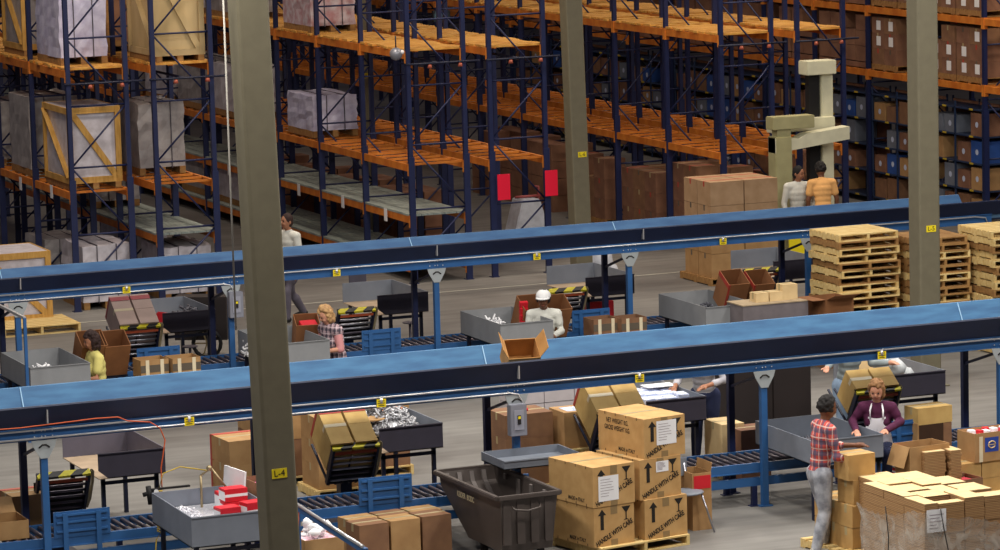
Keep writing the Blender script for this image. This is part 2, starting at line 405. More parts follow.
def pallet_proto(w, d, h, m1, lab, grp, loc, rz=0):
    p = thing('wooden_pallet', lab, 'pallet', loc, rz, grp); t = .018
    nm = 7; bw = d/ (nm+ (nm-1)*.35)
    for k in range(nm):
        y = -d/2+k*bw*1.35; obj('deck_board', MB().box((-w/2, y, h-t), (w/2, y+bw, h)), m1, p)
    for x in (-w/2, -.02, w/2-.04): obj('stringer', MB().box((x, -d/2, t), (x+.04, d/2, h-t)), m1, p)
    for y in (-d/2, -.05, d/2-.1): obj('bottom_board', MB().box((-w/2, y, 0), (w/2, y+.1, t)), m1, p)
    return p
# three empty pallet stacks
def pstack(n, x, y, w, d, base, grp, lab, mats, hh=.106, seed=1):
    rr = random.Random(seed); protos = {}
    for i in range(n):
        mm = mats[i % len(mats)]; loc = (x+rr.uniform(-.03, .03), y+rr.uniform(-.03, .03), base+i*hh); rz = R(rr.uniform(-2.5, 2.5))
        if mm.name not in protos: protos[mm.name] = pallet_proto(w, d, hh-.001, mm, lab, grp, loc, rz)
        else: dup(protos[mm.name], loc, rz)
pstack(17, 25.2, 47.95, .98, .9, 0, 'pallets in the left stack', 'empty wooden pallet in the tall stack left of the right column', [WOODD, WOOD, WOODD, WOOD, WOOD], seed=3)
pstack(16, 26.25, 47.6, .85, .85, 0, 'pallets in the middle stack', 'empty wooden pallet in the stack partly behind the right column', [WOODD, WOOD, WOODD], seed=4)
pstack(17, 26.75+.56, 47.1, 1.1, 1.0, 0, 'pallets in the right stack', 'empty wooden pallet in the broad stack right of the right column', [WOOD, WOOD, WOODD], seed=5)

# ------------------------------------------------------------------ overhead trough conveyors
def overhead(name, label, yf, x0, x1, posts, zback, bl, zf, end=None, joints=(), sigs=(), double=(), plate_txt=True):
    t = thing(name, label, 'conveyor', (x0, yf, 0)); W = .87; yb = yf+W
    a = MB()  # front guard: vertical web flaring out at top
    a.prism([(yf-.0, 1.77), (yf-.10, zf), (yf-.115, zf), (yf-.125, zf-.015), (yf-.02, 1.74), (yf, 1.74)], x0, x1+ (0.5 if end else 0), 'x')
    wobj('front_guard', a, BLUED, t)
    b = MB(); b.prism([(yb, 1.74), (yb+.02, 1.74), (yb+.16, zback), (yb+.11, zback), (yb-.02, 1.79)], x0, x1, 'x')
    if end: pass
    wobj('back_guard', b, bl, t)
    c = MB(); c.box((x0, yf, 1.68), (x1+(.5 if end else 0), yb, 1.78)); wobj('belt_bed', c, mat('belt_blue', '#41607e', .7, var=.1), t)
    for y in (yf-.02, yb-.02):
        f = MB(); f.box((x0, y, 1.61), (x1, y+.04, 1.75)); f.box((x0, y-.015, 1.61), (x1, y, 1.622)); f.box((x0, y-.015, 1.738), (x1, y, 1.75))
        wobj('side_rail', f, BLUE, t)
    cd = MB(); cd.tube([(x0, yf-.05, 1.725), (x1-.3, yf-.05, 1.725), (x1-.12, yf-.05, 1.70), (x1-.08, yf-.05, 1.6)] if end else [(x0, yf-.05, 1.725), (x1, yf-.05, 1.725)], .011, 8)
    wobj('conduit', cd, COND, t)
    for (a0, a1) in double:
        cd = MB(); pts = [(a0, yf-.05, 1.635), (a1-.15, yf-.05, 1.635), (a1-.05, yf-.05, 1.61), (a1, yf-.05, 1.52), (a1, yf-.05, 1.25)]
        cd.tube(pts, .011, 8); wobj('lower_conduit', cd, COND, t)
    for px_ in posts:
        for q, y in enumerate((yf, yb)):
            p = MB(); wd = .075; p.box((px_-wd/2, y-.035, 0), (px_+wd/2, y+.035, 1.61)); p.box((px_-.08, y-.06, 0), (px_+.08, y+.06, .012))
            po = wobj('support_post', p, BLUE if q == 0 else NAVY, t)
        g = MB(); g.prism([(px_-.14, 1.608), (px_+.14, 1.608), (px_+.12, 1.54), (px_+.045, 1.41), (px_-.045, 1.41), (px_-.12, 1.54)], yf-.05, yf-.038, 'y')
        gp = wobj('gusset_plate', g, mat('grey_gusset', '#9aa0a4', .5, var=.06), t)
        s = MB(); s.tube([(px_-.06, yf-.053, 1.53), (px_-.02, yf-.053, 1.56), (px_+.02, yf-.053, 1.56), (px_+.06, yf-.053, 1.53)], .009, 6); wobj('maker_mark', s, INK, gp)
        bo = MB()
        for dx in (-.1, -.02, .02, .1):
            for zz in (1.65, 1.71): bo.ball((px_+dx, yf-.037, zz), .009, 6, 4)
        wobj('bolt', bo, COND, gp)
        # brace between posts
        br = MB(); br.beam((px_, yf+.03, 1.55), (px_, yb-.03, 1.3), .03, .03); wobj('cross_brace', br, NAVY, t)
    for jx in joints:
        j = MB(); j.box((jx-.006, yf-.13, 1.80), (jx+.006, yf-.075, 1.95)); wobj('guard_joint', j, COND, t)
        j = MB(); j.prism([(yb-.03, 1.80), (yb-.024, 1.80), (yb+.112, zback), (yb+.1, zback)], jx-.006, jx+.006, 'x'); wobj('guard_seam', j, mat('pale_seam', '#8fb4d4', .6, var=0), t)
    for sx_ in sigs:
        sg = MB(); sg.box((sx_-.055, yf-.072, 1.62), (sx_+.055, yf-.068, 1.71)); q = wobj('warning_tag', sg, YEL, t); q['label'] = 'yellow warning tag'
        hg = MB(); hg.tube([(sx_, yf-.066, 1.66), (sx_, yf-.062, 1.72)], .02, 6); wobj('tag_clip', hg, COND, q)
        mk = MB()
        for zz, ww in ((1.69, .04), (1.665, .045), (1.64, .035)): mk.box((sx_-ww, yf-.074, zz-.005), (sx_+ww, yf-.0722, zz+.004))
        wobj('tag_print', mk, mat('worn_ink', '#5a5210', .7, var=0), q)
    return t
def xat(px, py, Y): return ony(px, py, Y).x
NY = 38.5; FY = 48.85
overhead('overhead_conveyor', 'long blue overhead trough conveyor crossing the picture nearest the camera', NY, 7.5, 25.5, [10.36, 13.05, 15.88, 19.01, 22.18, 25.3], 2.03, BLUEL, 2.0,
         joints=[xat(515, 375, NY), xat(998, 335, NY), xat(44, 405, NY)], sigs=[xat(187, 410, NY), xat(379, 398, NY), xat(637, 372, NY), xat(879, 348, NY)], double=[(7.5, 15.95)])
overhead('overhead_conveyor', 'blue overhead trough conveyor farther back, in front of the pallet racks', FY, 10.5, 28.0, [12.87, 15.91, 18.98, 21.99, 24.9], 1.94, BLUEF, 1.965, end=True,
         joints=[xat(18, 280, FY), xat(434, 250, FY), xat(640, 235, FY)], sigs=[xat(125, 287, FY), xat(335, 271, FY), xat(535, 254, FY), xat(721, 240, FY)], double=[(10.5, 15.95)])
def disconnect(px, py, yf, xx, label):
    c = ony(px, py, yf-.09); t = thing('switch_box', label, 'switch box', (xx, yf-.09, c.z-.19))
    obj('box', MB().box((-.1, -.06, 0), (.1, .05, .36)), mat('switch_grey', '#7d7f8b', .5, var=.04), t, bevel=.006)
    obj('cover', MB().box((-.06, -.068, .07), (.06, -.06, .3)), mat('switch_cover_grey', '#9092a0', .5, var=.03), t, bevel=.003)
    k = MB(); k.box((-.02, -.078, .14), (.02, -.068, .24)); obj('handle', k, BLK, t)
    k = MB(); k.box((-.015, -.08, .2), (.015, -.078, .23)); q = obj('indicator', k, YEL, t)
    if yf < 40: obj('red_button', MB().tube([(.1, -.02, .29), (.125, -.02, .29)], .018, 10), RED, t)
    return t
disconnect(515, 419, NY, 15.86, 'grey electrical disconnect box with red button on near conveyor post')
disconnect(232, 304, FY, 15.95, 'grey electrical disconnect box on far conveyor post beside the near column')

# open carton riding in the near trough
c = ony(524, 357, NY+.3)
o = carton((c.x+.01, NY+.50, 1.84), .38, .30, .30, 'open brown carton riding in the near overhead conveyor', mat('mid_kraft', '#a3743f', .8, var=.1, scale=5, col2='#b5854c'), rot=(R(40), 0, R(-8)), open_=True, tape=None, flaps=(('L', 62), ('R', 66)))

# ------------------------------------------------------------------ low roller conveyors
def rollers(label, y0, x0, x1, z=.5):
    t = thing('roller_conveyor', label, 'conveyor', (x0, y0, 0)); W = .74
    for s, y in enumerate((y0, y0+W)):
        r = MB(); r.box((x0, y-.02, z-.1), (x1, y+.02, z+.01)); r.box((x0, y-.035, z-.1), (x1, y-.02, z-.088)); wobj('side_rail', r, BLUE, t)
        r = MB(); r.box((x0, y-.02, z-.26), (x1, y+.02, z-.16)); wobj('lower_rail', r, BLUE, t)
    x = x0+.05; pr = None; n = 0; extra = MB()
    me = MB().tube([(0, .02, 0), (0, W-.02, 0)], .024, 8).mesh('roller'); me.materials.append(ROLD)
    vis = []
    while x < x1-.04: vis.append(x); x += .105
    for i, xx in enumerate(vis):
        if len(vis) > 100 and i >= 100: extra.tube([(xx, y0+.02, z-.02), (xx, y0+W-.02, z-.02)], .024, 8)
        else: obj('roller', me, None, t, (xx-x0, 0, z-.02))
    if extra.v: q = wobj('roller', extra, ROLD, t); q['kind'] = 'stuff'
    x = x0+.3
    while x < x1:
        for y in (y0, y0+W): l = MB(); l.box((x-.03, y-.03, 0), (x+.03, y+.03, z-.26)); l.box((x-.06, y-.05, 0), (x+.06, y+.05, .01)); wobj('leg', l, NAVY, t)
        x += 1.5
    return t
# it runs below the overhead conveyor, just behind its front posts
rollers('low blue roller conveyor along the left and middle of the near packing line', NY+.06, 9.6, 16.35)
rollers('low blue roller conveyor on the right of the near line, behind the plaid shirt man', NY+.06, 17.1, 25.4)
rollers('low roller conveyor of the far packing line, beneath the far overhead conveyor', FY+.06, 11.6, 26.9)

# ------------------------------------------------------------------ trays and tilt stands
def tray(x0, y0, w, d, z, label, m=GRY, h=.3, legs=True, tilt=0, openleft=False, backm=None, legm=NAVYD, inner=None, group=None):
    """sheet steel bin tray; x0,y0 = front-left corner, z = rim height"""
    t = thing('packing_tray', label, 'tray', (x0, y0, 0)); th = .012; zb = z-h; k = d*math.tan(R(tilt))
    def P(x, y, zz): return Vector((x, y, zz+(y/d)*k))
    def slab(a, b, nm, mm):
        q = MB(); q.box(a, b); q.v = [P(v.x, v.y, v.z) for v in q.v]; return obj(nm, q, mm, t)
    slab((0, 0, zb), (w, d, zb+th), 'bottom', inner or m)
    q = MB()
    if openleft: q.prism([(0, z), (w, z), (w, zb), (.12, zb), (0, zb+.1)], 0, th, 'y')
    else: q.box((0, 0, zb), (w, th, z))
    q.box((0, -.012, z-.012), (w, th, z)); obj('front_wall', q, m, t)
    slab((0, d-th, zb), (w, d, z), 'back_wall', backm or m)
    slab((w-th, th, zb), (w, d-th, z), 'side_wall', backm or m)
    if not openleft: slab((0, th, zb), (th, d-th, z), 'side_wall', m)
    if legs:
        for x in (.06, w-.1):
            for y in (.1, d-.12): obj('leg', MB().box((x, y, 0), (x+.045, y+.045, zb+(y/d)*k)), legm, t)
        obj('leg_brace', MB().box((.06, .1, zb-.09), (w-.06, .13, zb-.05)), legm, t)
    return t
# back trays behind the rollers (near line, far line)
BT = {}
for nm, x, y, lab, cnt in (
    ('n1', 11.55, 40.55, 'empty dark grey metal tray on legs at the left of the near line', 0),
    ('n2', 14.93, 40.4, 'dark grey metal tray heaped with loose metal hardware, behind the raised cartons', 1),
    ('n3', 18.4, 40.45, 'dark grey metal tray holding blue and white packets, below the near conveyor tag', 0),
    ('n4', 21.8, 40.6, 'dark metal tray holding a plastic bag, behind the maroon sweater woman', 0),
    ('f1', 15.5, 50.75, 'dark grey tray on the far line beside the near column, red items in it', 0),
    ('f2', 18.78, 50.72, 'dark grey open tray on the far line behind the blonde curly haired packer', 0),
    ('f3', 22.13, 50.75, 'dark grey open tray on the far line right of the man in a white cap', 0),
    ('f4', 25.3, 50.8, 'dark grey open tray on the far line near the carton pallet', 0)):
    BT[nm] = tray(x, y, .80, 1.5, 1.0, lab, GRYD, .30, openleft=True, backm=GRY if nm != 'n1' else mat('purple_grey_tray', '#5c5866', .5, var=.06), inner=mat('tan_liner', '#a08b74', .7), tilt=0)
# front trays
tray(11.45, 36.75, .95, 1.4, .95, 'grey metal tray at lower left beside the near column, holding red boxes and screws', GRY, .33, tilt=1)
tq = tray(15.42, 37.75, .95, .68, 1.0, 'shallow grey metal tray behind the tub truck, beside the export cartons', GRY, .10, tilt=0, legs=False)
obj('pedestal', MB().box((.78, .38, 0), (.9, .5, .9)).box((.64, .24, 0), (.94, .62, .02)), NAVYD, tq)
tray(19.05, 37.35, .92, 1.45, .95, 'grey metal tray between the plaid shirt man and the aproned woman', GRY, .28, tilt=.5)
tray(12.6, 47.3, .82, 1.5, .95, 'grey metal tray in front of the packer in the yellow shirt', GRYL, .33, tilt=0)
tray(16.0, 47.35, .82, 1.5, .97, 'grey metal tray in front of the blonde curly haired packer', GRYL, .33, tilt=0)
tray(19.38, 47.45, .80, 1.5, .95, 'grey metal tray with white packets in front of the man in a white cap', GRYL, .33)
tray(22.5, 47.35, .80, 1.6, .95, 'grey metal tray with dark parts, left of the small tan cartons', GRYL, .33)

def tilt_stand(px0, py0, px1, y, label, cartons=0, ctop=KRL, stripe=REDT, ch=.42, cL=.6, clab=(), rods=CHR):
    a = ony(px0, py0, y); x0 = a.x; zt = a.z; x1 = ony(px1, py0-4, y).x; w = x1-x0
    t = thing('tilt_stand', label, 'tilt stand', (x0, y, 0)); dy, dz = .26, .44
    for x in (0, w-.03):
        q = MB(); q.beam((x+.015, 0, zt-.03), (x+.015, dy, zt-.03-dz), .03, .07, up=(0, 1, 0)); obj('side_rail', q, NAVYD, t)
    q = MB(); q.beam((w/2, -.035, zt-.035), (w/2, .05, zt+.01), w, .03); obj('hazard_bar', q, HAZ, t)
    q = MB(); q.box((.03, -.005, zt-.105), (w-.03, .01, zt-.07)); obj('orange_bar', q, mat('orange_red_bar', '#a84a28', .5), t)
    for k in range(5):
        f = (k+1.6)/6.2; q = MB().tube([(.03, dy*f, zt-.04-dz*f), (w-.03, dy*f, zt-.04-dz*f)], .016, 8); obj('roller', q, rods if k != 3 else ROLD, t)
    q = MB(); q.box((0.02, dy+.02, zt-.03-dz-.02), (w-.02, dy+.06, zt-.03-dz+.04)); obj('lower_bar', q, NAVYD, t)
    q = MB()
    for k in range(7 if cartons else 0):
        x = .02+k*(w-.08)/6; q.beam((x+.02, dy, zt-.10-dz+.05), (x+.02, dy+.55, zt-.10-dz+.05+.385), .025, .02)
    if cartons: obj('carton_bed', q, NAVYD, t)
    q = MB(); q.box((.02, dy-.03, zt-.46), (w-.02, dy-.02, zt-.12)); obj('shield_plate', q, BLK, t)
    q = MB(); q.box((w/2-.07, dy+.1, 0), (w/2+.07, dy+.24, zt-.5)); q.box((w/2-.25, dy-.02, 0), (w/2+.25, dy+.42, .03)); obj('pedestal', q, NAVYD, t)
    q = MB(); pts = [(w+.02, .02, zt+.0), (w+.05, .06, zt-.02), (w+.065, .14, zt-.15), (w+.055, .24, zt-.36), (w+.03, .3, zt-.46)]
    q.tube(pts, .018, 6); q.prism([(0.0, zt), (.08, zt-.0), (.30, zt-.42), (.22, zt-.46)], w+.015, w+.022, 'x'); obj('side_guard', q, mat('tan_guard', '#a79a7c', .6), t)
    yb, zb = y+dy-.01, zt-.03-dz+.08
    al = R(35)
    for i in range(cartons):
        cw = w/2-.02; cx_ = x0+.0+cw/2+i*(cw+.03)
        # base centre of a carton tipped back by al about X, its lower front edge on the fence foot
        up = Vector((0, -math.sin(al), math.cos(al))); fw = Vector((0, math.cos(al), math.sin(al)))
        top = Vector((cx_, y-.0, zt+.03)); base = top-up*ch+fw*(cL/2)
        o = carton(base, cw, cL, ch, clab[i], ctop, rot=(al, 0, 0), stripe=stripe, tape=TAPEL if i == 0 else None)
    return t
def back_panel(px0, py0, px1, yfront, label):
    a = ony(px0, py0, yfront); b = ony(px1, py0-3, yfront); w = b.x-a.x; z1 = a.z
    t = thing('backstop_panel', label, 'panel', (a.x, yfront, 0))
    obj('plate', MB().box((0, .012, .5), (w, .025, z1)), BLUE, t)
    for x in (.1, w-.16): obj('upright', MB().box((x, -.012, .26), (x+.055, .012, z1-.02)), BLUE, t)
    for z in (z1-.05, .56, .66): obj('cross_rib', MB().box((.03, -.006, z), (w-.03, .012, z+.022)), BLUE, t)
    return t
tilt_stand(37, 476, 90, NY+1.05, 'black tilting roller stand with yellow hazard bar, empty, at far left of the near line', rods=ROLD)
tilt_stand(332, 447, 379, NY+1.05, 'black tilting roller stand holding two tan cartons, just right of the near column', 2, KRY, REDT,
           clab=('tan carton with red tape on tilt stand, the left one, right of the near column', 'tan carton with red tape on tilt stand, the right one, beside the hardware tray'))
tilt_stand(598, 416, 648, NY+1.05, 'tilting roller stand behind the stacked export cartons', 2, KRY, REDT,
           clab=('tan carton with red top tape tilted behind the export cartons, the left one', 'tan carton with red top tape tilted behind the export cartons, the right one'))
tilt_stand(856, 391, 900, NY+1.15, 'tilting roller stand with hazard bar behind the woman in an apron', 2, KRY, None,
           clab=('tan carton with a blue ring mark tilted behind the man in the plaid shirt', 'tan carton tilted directly behind the head of the woman in an apron'), cL=.32, ch=.42)
tilt_stand(120, 327, 160, FY+1.05, 'tilting roller stand of the far line holding two pale cartons with red tops', 2, mat('pale_pinkish_kraft', '#bfa8a2', .8, var=.05), PINKT,
           clab=('pale carton with faded red top on far tilt stand, the left one', 'pale carton with faded red top on far tilt stand, the right one'), ch=.4)
tilt_stand(338, 311, 375, FY+1.05, 'empty tilting roller stand with hazard bar right of the blonde packer')
tilt_stand(548, 291, 586, FY+1.05, 'empty tilting roller stand with hazard bar right of the white capped man')
tilt_stand(744, 271, 779, FY+1.05, 'tilting roller stand with hazard bar behind the small cartons on the far line')
back_panel(53.5, 513, 110, NY+.02, 'blue ribbed steel backstop panel at far left on the near roller conveyor')
back_panel(359, 479, 412, NY+.02, 'blue ribbed steel backstop panel in front of the carton tilt stand')
back_panel(889, 422, 940, NY+.02, 'blue steel backstop panel behind the cartons right of the apron woman')
back_panel(137, 349, 180, FY+.02, 'blue backstop panel on the far line above the two open cartons')
back_panel(362, 331, 401, FY+.02, 'blue backstop panel on the far line right of the blonde packer')
back_panel(572.5, 311, 610, FY+.02, 'blue backstop panel on the far line right of the white capped man')
# ------------------------------------------------------------------ people
def remesh(mb, vox, smooth=3):
    me = mb.mesh('tmp'); o = bpy.data.objects.new('tmp', me); C.objects.link(o)
    r = o.modifiers.new('r', 'REMESH'); r.mode = 'VOXEL'; r.voxel_size = vox
    s = o.modifiers.new('s', 'SMOOTH'); s.iterations = smooth; s.factor = .5
    bpy.context.view_layer.update()
    out = bpy.data.meshes.new_from_object(o.evaluated_get(bpy.context.evaluated_depsgraph_get()))
    out.polygons.foreach_set('use_smooth', [True]*len(out.polygons)); bpy.data.objects.remove(o); return out
def limb(mb, pts, rs):
    mb.tube(pts, rs, 12)
    for p, r in zip(pts, rs): mb.ball(p, r, 12, 8)
def person(label, loc, rz, skin, shirt, trousers, hair, pel=.93, lean=8, side=0, arms=None, sit=False, sleeve='long', hairstyle='short', s=1.0,
           head=(0, 0), apron=None, shoes=BLK, group=None, legs=None, female=False, hat=None, vest=None):
    t = thing('person', label, 'person', loc, rz, group); t.scale = (s, s, s)
    L = Matrix.Rotation(R(side), 4, 'Y') @ Matrix.Rotation(R(lean), 4, 'X')      # forward = -Y
    P0 = Vector((0, 0, pel))
    def T(x, y, z): return P0+(L @ Vector((x, y, z)))
    shw = .165 if female else .185
    sh = {k: T(k*shw, 0, .48) for k in (1, -1)}; hip = {k: P0+Vector((k*.09, 0, -.03)) for k in (1, -1)}
    nk = T(0, 0, .54); hc = T(0, -.02, .71)
    if arms is None: arms = {1: (T(.25, -.02, .2), T(.24, -.12, -.04)), -1: (T(-.25, -.02, .2), T(-.24, -.12, -.04))}
    else: arms = {k: (Vector(a), Vector(b)) for k, (a, b) in arms.items()}
    if legs is None:
        if sit: legs = {k: (P0+Vector((k*.13, -.42, -.02)), Vector((k*.13, -.40, .09))) for k in (1, -1)}
        else: legs = {1: (Vector((.10, -.05, .49)), Vector((.12, .06, .09))), -1: (Vector((-.10, -.04, .49)), Vector((-.12, -.03, .09)))}
    HM = Matrix.Translation(hc) @ Matrix.Rotation(R(head[0]), 4, 'Z') @ Matrix.Rotation(R(lean*.6+head[1]), 4, 'X')
    def torso(mb, e):
        mb.ball(P0+Vector((0, 0, -.02)), 1, 14, 8, (.155+e, .115+e, .12+e))
        for zz, a, b in ((.1, .135, .10), (.2, .135, .10), (.3, .155, .11), (.38, .165, .115), (.44, .155, .10)):
            c = T(0, 0, zz); mb.ball(c, 1, 14, 8, (a+e, b+e, .10+e))
        if female: mb.ball(T(.07, -.08, .33), .07+e); mb.ball(T(-.07, -.08, .33), .07+e)
        limb(mb, [sh[1], T(0, 0, .49), sh[-1]], [.06+e, .075+e, .06+e])
    def arm(mb, k, e, end=1.0):
        a, b, c = sh[k], arms[k][0], arms[k][1]; c2 = b+(c-b)*end if end > .0 else b
        if end >= 0: limb(mb, [a, (a+b)/2, b, c2], [.055+e, .047+e, .04+e, .028+.012*(1-end)+e])
        else: q = a+(b-a)*(-end); limb(mb, [a, q], [.057+e, .05+e*1.3])
    def leg(mb, k, e):
        a, b, c = hip[k], legs[k][0], legs[k][1]; limb(mb, [a, (a+b)/2, b, (b*.6+c*.4), c], [.095+e, .08+e, .058+e, .056+e, .04+e])
    # body: one continuous skin
    mb = MB(); torso(mb, 0); limb(mb, [T(0, .0, .48), nk, T(0, -.01, .62)], [.065, .055, .052])
    for k in (1, -1):
        arm(mb, k, 0); leg(mb, k, 0); ft = legs[k][1]; limb(mb, [ft+Vector((0, .02, -.035)), ft+Vector((0, -.14, -.06))], [.04, .03])
        a, w_ = arms[k]; d = (w_-a).normalized(); up = Vector((0, 0, 1)); sd = d.cross(up); sd = sd.normalized() if sd.length > .1 else Vector((1, 0, 0)); nn = sd.cross(d)
        pc = w_+d*.05; mb.ball(pc, .001)
        limb(mb, [w_, w_+d*.045, w_+d*.085], [.027, .034, .03])
        for j in range(4):
            o_ = sd*(-.03+.02*j); ln = (.065, .08, .075, .055)[j]; p0 = w_+d*.085+o_
            limb(mb, [p0, p0+d*ln*.55-nn*.006, p0+d*ln*.95-nn*.024], [.0105, .0095, .008])
        th = w_+d*.03+sd*.03*(-k); limb(mb, [th, th+sd*.03*(-k)+d*.03, th+sd*.035*(-k)+d*.06-nn*.01], [.013, .011, .009])
    hd = MB(); hd.ball((0, 0, 0), 1, 20, 14, (.077, .098, .115)); hd.ball((0, -.035, -.06), 1, 14, 10, (.055, .055, .06)); hd.ball((0, -.098, -.015), 1, 8, 6, (.014, .022, .026))
    for k in (1, -1): hd.ball((k*.08, .008, -.012), 1, 8, 6, (.012, .02, .032)); hd.ball((k*.035, -.078, -.035), .022, 8, 6)
    mb.add([HM @ v for v in hd.v], hd.f, True)
    obj('body', remesh(mb, .0095, 2), skin, t)
    for k in (1, -1):
        e = MB(); e.ball(HM @ Vector((k*.031, -.089, .012)), .0100, 8, 6); obj('eye', e, mat('eye_dark', '#1d1512', .3, var=0), t)
        e = MB(); e.beam(HM @ Vector((k*.05, -.086, .036)), HM @ Vector((k*.014, -.098, .036)), .005, .006); obj('eyebrow', e, hair, t)
    e = MB(); e.beam(HM @ Vector((-.02, -.089, -.062)), HM @ Vector((.02, -.089, -.062)), .010, .007); obj('mouth', e, mat('lip', '#9a5a50', .5, var=0), t)
    # shirt
    mb = MB(); torso(mb, .014)
    end = {'long': .97, 'elbow': .05, 'short': -.6, 'none': -.2, 'rolled': .55}[sleeve]
    for k in (1, -1): arm(mb, k, .013, end)
    limb(mb, [T(0, 0, .47), T(0, 0, .535)], [.085, .068])
    obj('shirt', remesh(mb, .013, 3), shirt, t)
    if vest:
        mb = MB(); torso(mb, .03); obj('vest', remesh(mb, .014, 3), vest, t)
    mb = MB(); mb.ball(P0+Vector((0, 0, -.03)), 1, 14, 8, (.17, .135, .13)); 
    for k in (1, -1): leg(mb, k, .018)
    obj('trousers', remesh(mb, .014, 3), trousers, t)
    for k in (1, -1):
        ft = legs[k][1]; mb = MB(); limb(mb, [ft+Vector((0, .03, -.03)), ft+Vector((0, -.06, -.038)), ft+Vector((0, -.16, -.05))], [.05, .046, .036])
        zmin = .006; mb.v = [Vector((v.x, v.y, max(v.z, zmin))) for v in mb.v]; obj('shoe', mb, shoes, t)
    # hair
    hb = MB()
    rr = random.Random(int(loc[0]*100))
    if hairstyle == 'short':
        hb.ball((0, .018, .022), 1, 18, 12, (.088, .100, .110)); hb.ball((0, .03, -.03), 1, 14, 10, (.082, .082, .08))
        if not female: pass
    else:
        rad = {'afro': .018, 'curly': .024, 'long': .018}[hairstyle]
        for i in range(170):
            th_ = rr.uniform(0, 2*math.pi); ph = rr.uniform(-.55 if hairstyle == 'afro' else -1.25, 1.5)
            x = math.cos(ph)*math.cos(th_); y = math.cos(ph)*math.sin(th_); z = math.sin(ph)
            if y < -.45 and z < .55: continue
            kx = .088 if z > -.6 else .1
            hb.ball((x*kx, .012+y*.1, .015+z*(.115 if z > 0 else (.10 if hairstyle == 'afro' else .15))), rad*rr.uniform(.8, 1.3), 7, 5)
        hb.ball((0, .02, .02), 1, 18, 12, (.085, .097, .108))
        if hairstyle != 'afro': hb.ball((0, .045, -.07), 1, 14, 10, (.085, .06, .11))
    hb.v = [HM @ v for v in hb.v]; obj('hair', remesh(hb, .0085, 1), hair, t)
    if hat:
        q = MB(); q.ball((0, .012, .045), 1, 18, 12, (.108, .122, .10)); 
        q.v = [Vector((v.x, v.y, max(v.z, .035))) for v in q.v]
        q.prism([(.10*math.cos(a_), -.07-.10*math.sin(a_)) for a_ in [math.pi*i/10 for i in range(11)]], .035, .047, 'z')
        q.v = [HM @ v for v in q.v]; obj('cap', q, hat, t)
    if apron:
        q = MB()
        pts = []
        for zz, hw, yy in ((.41, .10, -.155), (.32, .12, -.18), (.2, .16, -.162), (.08, .175, -.152), (-.05, .18, -.17)): pts.append((zz, hw, yy))
        vs = []; n = 6
        for zz, hw, yy in pts:
            for i in range(n+1):
                u = -1+2*i/n; vs.append(T(u*hw, yy+abs(u)**2*.05, zz))
        zl = P0+Vector((0, -.34 if sit else -.19, .05 if sit else -.42))
        for i in range(n+1):
            u = -1+2*i/n; vs.append(zl+Vector((u*.2, 0, 0)))
        fs = [(r_*(n+1)+i, r_*(n+1)+i+1, (r_+1)*(n+1)+i+1, (r_+1)*(n+1)+i) for r_ in range(5) for i in range(n)]
        vs2 = [v+Vector((0, -.006, 0)) for v in vs]; k0 = len(vs)
        q.add(vs, fs, True); q.add(vs2, fs, True); ap = obj('apron', q, apron, t); ap['label'] = 'white bib apron'
        q = MB()
        for k in (1, -1): q.tube([T(k*.075, -.155, .40), T(k*.075, -.12, .50), T(k*.05, .0, .57), T(0, .07, .55)], .011, 6)
        obj('apron_strap', q, apron, ap)
    return t
HBLK = mat('black_hair', '#141011', .8, var=.1); HBRN = mat('brown_hair', '#86603c', .7, var=.2, scale=20); HBLN = mat('light_brown_hair', '#9a7450', .7, var=.25, scale=25, col2='#c19a68'); HDK = mat('dark_brown_hair', '#2c1a18', .8, var=.2, scale=20)
PLAID = plaid('red_plaid_cloth', '#b8463f', '#474a63', '#c9b0a8', 8)
PPINK = plaid('pink_check_cloth', '#a58b93', '#2c2b3c', '#d8c6cc', 11)
SW = mat('white_cloth', '#cfcfc8', .9, var=.06); SG = mat('pale_blue_grey_cloth', '#8d979b', .9, var=.12, scale=9)
def stool(label, x, y, z):
    t = thing('stool', label, 'stool', (x, y, 0)); q = MB(); q.tube([(0, 0, z-.05), (0, 0, z)], .16, 16); obj('seat', q, mat('stool_black', '#24242a', .6, var=0), t)
    q = MB(); q.tube([(0, 0, .1), (0, 0, z-.05)], .025, 8); obj('column', q, CHR, t)
    for k in range(4):
        a = R(45+90*k); q = MB(); q.beam((0, 0, .12), (.24*math.cos(a), .24*math.sin(a), .02), .03, .03); obj('foot', q, BLK, t)
# the standing man at the carton pallet
p = onz(821, 553)
MANX, MANY = p.x, 35.8
person('man standing in a red plaid shirt and washed grey jeans, one hand on a carton', (MANX-.04, MANY, .0), R(86), SKD, PLAID, DENIM, HBLK, pel=.93, lean=7, sleeve='rolled', hairstyle='afro', head=(-2, 8),
       arms={-1: ((-.26, -.10, 1.12), (-.16, -.42, 1.02)), 1: ((.25, -.16, 1.16), (.12, -.48, 1.16))}, shoes=mat('pale_shoe', '#a8a49a', .7), legs={1: (Vector((.10, -.10, .49)), Vector((.13, -.10, .09))), -1: (Vector((-.09, -.02, .49)), Vector((-.11, .10, .09)))})
q = ony(873, 378, 38.02)
person('woman in a maroon sweater and white apron working at the grey tray', (q.x+.06, 38.02, 0), R(-32), SKL, mat('maroon_knit', '#4d1a3c', .9, var=.12, scale=20), NAVYC, HBRN, pel=q.z-.80, lean=14, sit=True, sleeve='long', hairstyle='long', female=True, head=(-4, 16), apron=mat('apron_white', '#f0eef6', .85, var=.05),
       arms={1: ((.27, -.12, q.z-.50), (.12, -.42, .93)), -1: ((-.29, -.12, q.z-.50), (-.22, -.46, .93))})
stool('stool under the woman in the white apron', q.x+.06, 38.02, q.z-.92)
